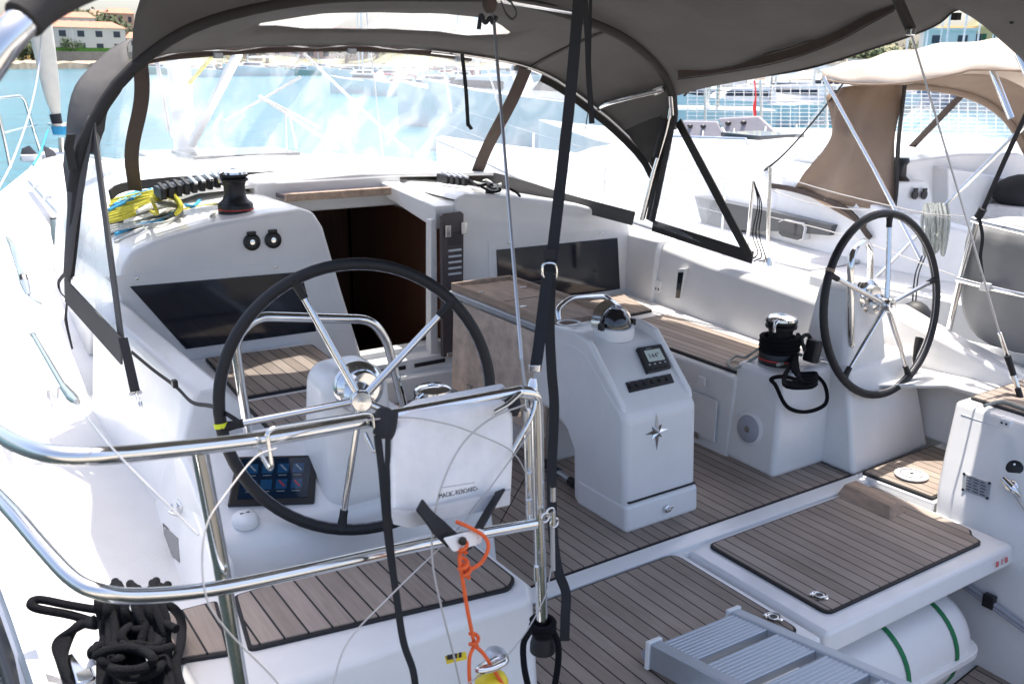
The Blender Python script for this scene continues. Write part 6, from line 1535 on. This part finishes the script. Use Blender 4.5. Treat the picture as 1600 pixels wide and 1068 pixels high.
for row, (py, x0, x1, n) in enumerate(((138, 1060, 1310, 12), (152, 1062, 1300, 10), (172, 1075, 1280, 7), (117, 225, 830, 16), (130, 540, 830, 7), (158, 1410, 1610, 8), (126, 1060, 1310, 12), (193, 1070, 1300, 6), (148, 560, 840, 6), (164, 1064, 1300, 10), (183, 1066, 1290, 8), (172, 1400, 1600, 7))):
    for k in range(n):
        spots.append((x0+(x1-x0)*(k+.5)/n+rng.uniform(-8, 8), py+rng.uniform(-3, 3), row))
kinds = ['white hulled', 'white hulled', 'blue hulled', 'white hulled', 'red hulled', 'teal hulled']
hm = [GEL, GEL, BLUH, GEL, REDH, TEALH]
where = ['in the far berths behind the white net', 'in the middle berths behind the white net', 'in the near berths behind the white net', 'on the bay beyond the windscreen', 'beyond the right part of the windscreen', 'beyond the neighbouring windscreen', 'in the farthest row behind the white net', 'close behind the white net', 'berthed beyond the brown hood strut', 'at the second pontoon behind the white net', 'at the nearest pontoon behind the white net', 'near the neighbouring windscreen']
proto = {}
for i, (px, py, row) in enumerate(spots):
    k = i % 6; mast = (i % 3 != 1)
    if row in (0, 1, 2, 5, 6, 7, 9, 10, 11) and (k > 2 or i % 4): k = 0
    if row in (3, ) and k in (4,): k = 0
    if px > 690 and px < 760 and row == 3: k = 4
    loc = at(px, py, z=0); L = rng.uniform(8, 12) if row in (0, 3, 6) else rng.uniform(6, 8.5)
    lab_ = '%s %s moored %s' % (kinds[k], 'sailboat' if mast else 'motorboat', where[row])
    key = (k, mast, row > 2)
    if key not in proto:
        T = thing('moored_sailboat' if mast else 'moored_motorboat', lab_, 'boat', loc, lab_); boat_mesh(T, 9.0, hm[k], mast, i); proto[key] = T
    else:
        T = copy_tree(proto[key], None, loc); tag(T, lab_, 'boat', lab_)
    T.rotation_euler = (0, 0, rng.uniform(-.6, .6)+(.9 if row in (0, 1, 2, 6, 7, 9, 10) else 1.3)); T.scale = (L/9,)*3
T = thing('moored_motorboat', 'large white motorboat lying across the view beyond the starboard hood pane', 'boat', at(930, 236, z=0))
boat_mesh(T, 11, GEL, False, 3); T.rotation_euler = (0, 0, .95)
T = thing('moored_sailboat', 'white sailboat with folded canvas just past the brown hood strut', 'boat', at(770, 200, z=0))
boat_mesh(T, 10, GEL, True, 5); T.rotation_euler = (0, 0, .5)
T = thing('moored_sailboat', 'small sailboat with a thin mast anchored below the shore houses', 'boat', at(123, 106.5, z=0))
boat_mesh(T, 10, TEALH, True, 99); T.rotation_euler = (0, -.03, 1.4)
T = thing('moored_motorboat', 'little white motorboat at the left end of the far shore', 'boat', at(10, 106.5, z=0))
boat_mesh(T, 9, GEL, False, 98); T.rotation_euler = (0, 0, 1.0)
# pontoon and quay on the right
PON = mat('pontoon_planks', (.42, .38, .33), .8, var=.2)
T = thing('pontoon', 'nearer pontoon with planked deck behind the white net', 'pontoon', at(1180, 178, z=0))
a_, b_1 = at(1040, 180, z=.0), at(1420, 178, z=.0); d_ = (b_1-a_).normalized(); n2_ = V(-d_.y, d_.x, 0)
MB().loft([[a_-n2_*.6, b_1-n2_*.6, b_1+n2_*.6, a_+n2_*.6], [p+V(0, 0, .5) for p in (a_-n2_*.6, b_1-n2_*.6, b_1+n2_*.6, a_+n2_*.6)]]).build('deck', PON, T)
T = thing('pontoon', 'long low pontoon among the berths behind the white net', 'pontoon', at(1180, 148, z=0))
a_, b_1 = at(1040, 150, z=.0), at(1420, 149, z=.0); d_ = (b_1-a_).normalized(); n2_ = V(-d_.y, d_.x, 0)
MB().loft([[a_-n2_, b_1-n2_, b_1+n2_, a_+n2_], [p+V(0, 0, .5) for p in (a_-n2_, b_1-n2_, b_1+n2_, a_+n2_)]]).build('deck', PON, T)
# hills along the far shore
LAND = mat('dry_hillside', (.20, .19, .10), .9, var=.45, vscale=.05)
rows_ = []; rng = random.Random(4)
nA = 90
for i in range(nA+1):
    px = -260+2300*i/nA; d = hdir(px)
    right = px > 900
    h = 15+6*math.sin(i*.37)+4*math.sin(i*.9+1)
    near_ = 315+18*math.sin(i*.5) if not right else 205
    if not right and px > 200: h *= 1.0
    row = []
    for r, (dd, f) in enumerate(((0, -.02), (2, .05), (22, .16), (60, .42), (110, .8), (170, 1.0), (260, .95), (420, .5))):
        row.append(V(d.x*(near_+dd), d.y*(near_+dd), h*f+rng.uniform(-.5, .5)*(1 if r > 1 else .2)))
    rows_.append(row)
structure(MB().grid(rows_).build('hills', LAND, angle=180))
ROCK = mat('shore_rock', (.34, .27, .20), .9, var=.4, vscale=.4)
rows_ = []
for i in range(120):
    px = -120+1100*i/119; d = hdir(px); nr_ = 312+18*math.sin((px+260)/2300*nA*.5)
    rows_.append([V(d.x*nr_, d.y*nr_, -.2), V(d.x*(nr_+.6), d.y*(nr_+.6), 1.3+.6*rng.random()), V(d.x*(nr_+9), d.y*(nr_+9), 1.9+.5*rng.random())])
structure(MB().grid(rows_).build('shoreline', ROCK, angle=30))
# houses
CRM = [mat('house_render', c, .8, var=.05) for c in ((.70, .62, .53), (.74, .70, .65), (.66, .44, .28), (.78, .55, .26), (.60, .38, .31))]
TILE = mat('roof_tiles', (.40, .20, .13), .8, var=.2, vscale=1)
SHUT = mat('green_shutters', (.03, .12, .05), .5); WINM = mat('house_window', (.05, .06, .08), .2)
def house(px, py, dist, w, h, d, wallm, label, flat=False, shut=None, group=None, nwin=4, floors=2):
    dr = hdir(px); c = dr*dist; zb = CAMZ-(py-hzn(px))/FPX*dist
    T = thing('house', label, 'house', (c.x, c.y, zb), group)
    ang = math.atan2(dr.y, dr.x)-PI/2+.12
    base = V(c.x, c.y, zb); Rm = Matrix.Rotation(ang, 3, 'Z')
    def put(mb, name, m, par=T, **k):
        for v_ in mb.bm.verts: v_.co = base+Rm @ v_.co
        return mb.build(name, m, par, smooth=False, **k)
    wl = put(MB().prism([(-w/2, 0), (w/2, 0), (w/2, d), (-w/2, d)], -4, h), 'wall', wallm)
    if flat: put(MB().prism([(-w/2-.2, -.2), (w/2+.2, -.2), (w/2+.2, d+.2), (-w/2-.2, d+.2)], h, h+.5), 'parapet', wallm)
    else: put(MB().loft([[V(-w/2-.5, -.5, h), V(w/2+.5, -.5, h), V(w/2+.5, d+.5, h), V(-w/2-.5, d+.5, h)], [V(-w/2+w*.12, d/2-.1, h+d*.24), V(w/2-w*.12, d/2-.1, h+d*.24), V(w/2-w*.12, d/2+.1, h+d*.24), V(-w/2+w*.12, d/2+.1, h+d*.24)]]), 'roof', TILE)
    for f in range(floors):
        for k in range(nwin):
            x = -w/2+w*(k+.5)/nwin; z = h*(f+.3)/floors; o = put(MB().box((x, -.03, z+h*.2/floors), (w/nwin*.38, .1, h*.48/floors)), 'window', WINM)
            if shut:
                for s_ in (-1, 1): put(MB().box((x+s_*w/nwin*.29, -.06, z+h*.2/floors), (w/nwin*.17, .1, h*.5/floors)), 'shutter', shut, o)
    return T
def hzn(px): return 91.5+.0119*px
hs_ = [(50, 74, 400, 16, 9, 0, 0, 'pink house partly behind the furled headsail on the far shore'), (78, 78, 385, 13, 8, 4, 0, 'rose tinted house right of the furled headsail on the far shore'),
       (106, 61, 430, 20, 9, 1, 1, 'white flat roofed block at the top of the far hill'), (122, 68, 400, 15, 8, 1, 0, 'white villa with a tiled roof above the long terrace house'),
       (132, 84, 360, 28, 8, 1, 0, 'long white house with a glazed front above the green terrace'), (152, 62, 440, 13, 8, 0, 0, 'cream house beside the round tree on the hilltop'),
       (178, 66, 430, 12, 9, 0, 0, 'cream house on the hilltop just left of the hood'), (196, 64, 420, 10, 9, 4, 0, 'rose house touching the hood edge on the skyline'), (24, 84, 370, 10, 5, 3, 0, 'ochre cottage low among the shore trees')]
for px, py, dist, w, h, ci, fl_, lb in hs_: house(px, py, dist, w, h, 9, CRM[ci], lb, bool(fl_), None, None, 5 if w > 14 else 3)
k = 0
rng = random.Random(8)
for px in range(235, 860, 42):
    ci = rng.choice([0, 1, 1, 2, 4]); house(px+rng.uniform(-10, 10), rng.uniform(88, 97), rng.uniform(350, 420), rng.uniform(12, 22), rng.uniform(6, 9), 9, CRM[ci], 'shore house seen hazily through the top of the windscreen', rng.random() < .3, None, 'houses behind the windscreen', 3)
house(1520, 82, 210, 13, 3.7, 9, CRM[3], 'yellow house with green shutters seen between the two canopies', True, SHUT, None, 3, 1)
house(1478, 80, 205, 9, 3.0, 9, CRM[1], 'low white house with dark openings left of the yellow house', True, None, None, 2, 1)
house(1572, 83, 215, 12, 3.8, 9, CRM[2], 'orange house at the right of the yellow house', True, SHUT, None, 3, 1)
for px in range(1070, 1440, 60):
    house(px, 124, 215, rng.uniform(10, 15), rng.uniform(3, 4), 8, CRM[rng.choice([0, 1, 2, 4])], 'quay building behind the moored boats and net', rng.random() < .5, None, 'quay buildings', 3, 1)
# garden terrace wall and lawn under the long house
dr = hdir(132); c = dr*350
T = thing('terrace_wall', 'gray terrace wall with a green hedge under the long white house', 'wall', (c.x, c.y, 1.5))
lw = V(dr.y, -dr.x, 0)
MB().loft([[c+lw*a+V(0, 0, 0)+dr*b for a, b in ((-10, 0), (16, 0), (16, 4), (-10, 4))], [c+lw*a+V(0, 0, 5.2)+dr*b for a, b in ((-8, 0), (16, 0), (16, 4), (-8, 4))]]).build('wall', mat('terrace_stone', (.33, .30, .28), .85, var=.2, vscale=.5), T)
MB().loft([[c+lw*a+V(0, 0, 5.2)+dr*b for a, b in ((-9, .5), (12, .5), (12, 3), (-9, 3))], [c+lw*a+V(0, 0, 6.4)+dr*b for a, b in ((-8.6, .8), (12, .8), (12, 2.6), (-8.6, 2.6))]]).build('hedge', mat('lawn_hedge', (.08, .20, .03), .9, var=.4, vscale=2), T)
# trees
LEAF = [mat('pine_foliage', (.05, .085, .035), .8, var=.4, vscale=.8), mat('olive_foliage', (.09, .115, .05), .8, var=.4, vscale=.8)]
BARK = mat('bark', (.14, .10, .07), .9)
def tree(px, py, dist, w, h, m, label, seed, group=None):
    rng = random.Random(seed); dr = hdir(px); zb = CAMZ-(py-hzn(px))/FPX*dist; o = V(dr.x*dist, dr.y*dist, zb)
    T = thing('tree', label, 'tree', o, group)
    tk = MB(); tk.tube([o+V(0, 0, -3), o+V(.2, 0, h*.3), o+V(0, .1, h*.65)], [w*.05, w*.035, w*.015], n=7)
    for k in range(4):
        a = rng.uniform(0, 6.3); tk.tube([o+V(.1, 0, h*.3), o+V(math.cos(a)*w*.25, math.sin(a)*w*.25, h*.6)], [w*.025, w*.01], n=5)
    tk.build('trunk', BARK, T)
    cl = MB()
    cs_ = [(rng.uniform(-.34, .34)*w, rng.uniform(-.3, .3)*w, h*rng.uniform(.42, .82), rng.uniform(.14, .26)*w) for _ in range(9)]
    for _ in range(620):
        cx, cy_1, cz, cr_ = rng.choice(cs_); d = V(rng.gauss(0, 1), rng.gauss(0, 1), rng.gauss(0, .8)).normalized()*cr_*rng.uniform(.55, 1.1)
        p = o+V(cx, cy_1, cz)+d; s = w*rng.uniform(.025, .06); u = V(rng.gauss(0, 1), rng.gauss(0, 1), rng.gauss(0, 1)).normalized(); q = u.orthogonal().normalized()
        cl.face([p+u*s, p+q*s*.6, p-u*s, p-q*s*.6])
    cl.build('crown', m, T, smooth=False)
ts_ = [(36, 92, 350, 11, 9), (52, 96, 338, 9, 7), (20, 97, 335, 11, 6), (64, 97, 336, 8, 5), (30, 80, 380, 12, 9), (60, 72, 395, 8, 8), (90, 70, 405, 7, 7), (104, 72, 395, 8, 7), (117, 88, 352, 6, 6), (160, 74, 420, 18, 13), (176, 80, 390, 12, 9), (145, 70, 420, 9, 6), (188, 84, 370, 8, 7), (5, 99, 332, 9, 6)]
for i, (px, py, dist, w, h) in enumerate(ts_):
    tree(px, py, dist, w*1.25, h, LEAF[i % 2], 'big round crowned tree on the hilltop beside the cream house' if i == 9 else '%s green tree among the houses on the far shore' % ('dark' if i % 2 == 0 else 'olive'), i, None if i == 9 else '%s far shore trees' % ('dark' if i % 2 == 0 else 'olive'))
for i in range(14):
    tree(240+45*i+random.uniform(-15, 15), random.uniform(92, 98), random.uniform(340, 400), 14, 9, LEAF[i % 2], 'hazy tree on the shore behind the windscreen', 40+i, 'trees behind the windscreen')
for i in range(8):
    tree(1075+52*i, 120, 222, 12, 7, LEAF[i % 2], 'tree behind the quay and the moored boats', 80+i, 'quay trees')
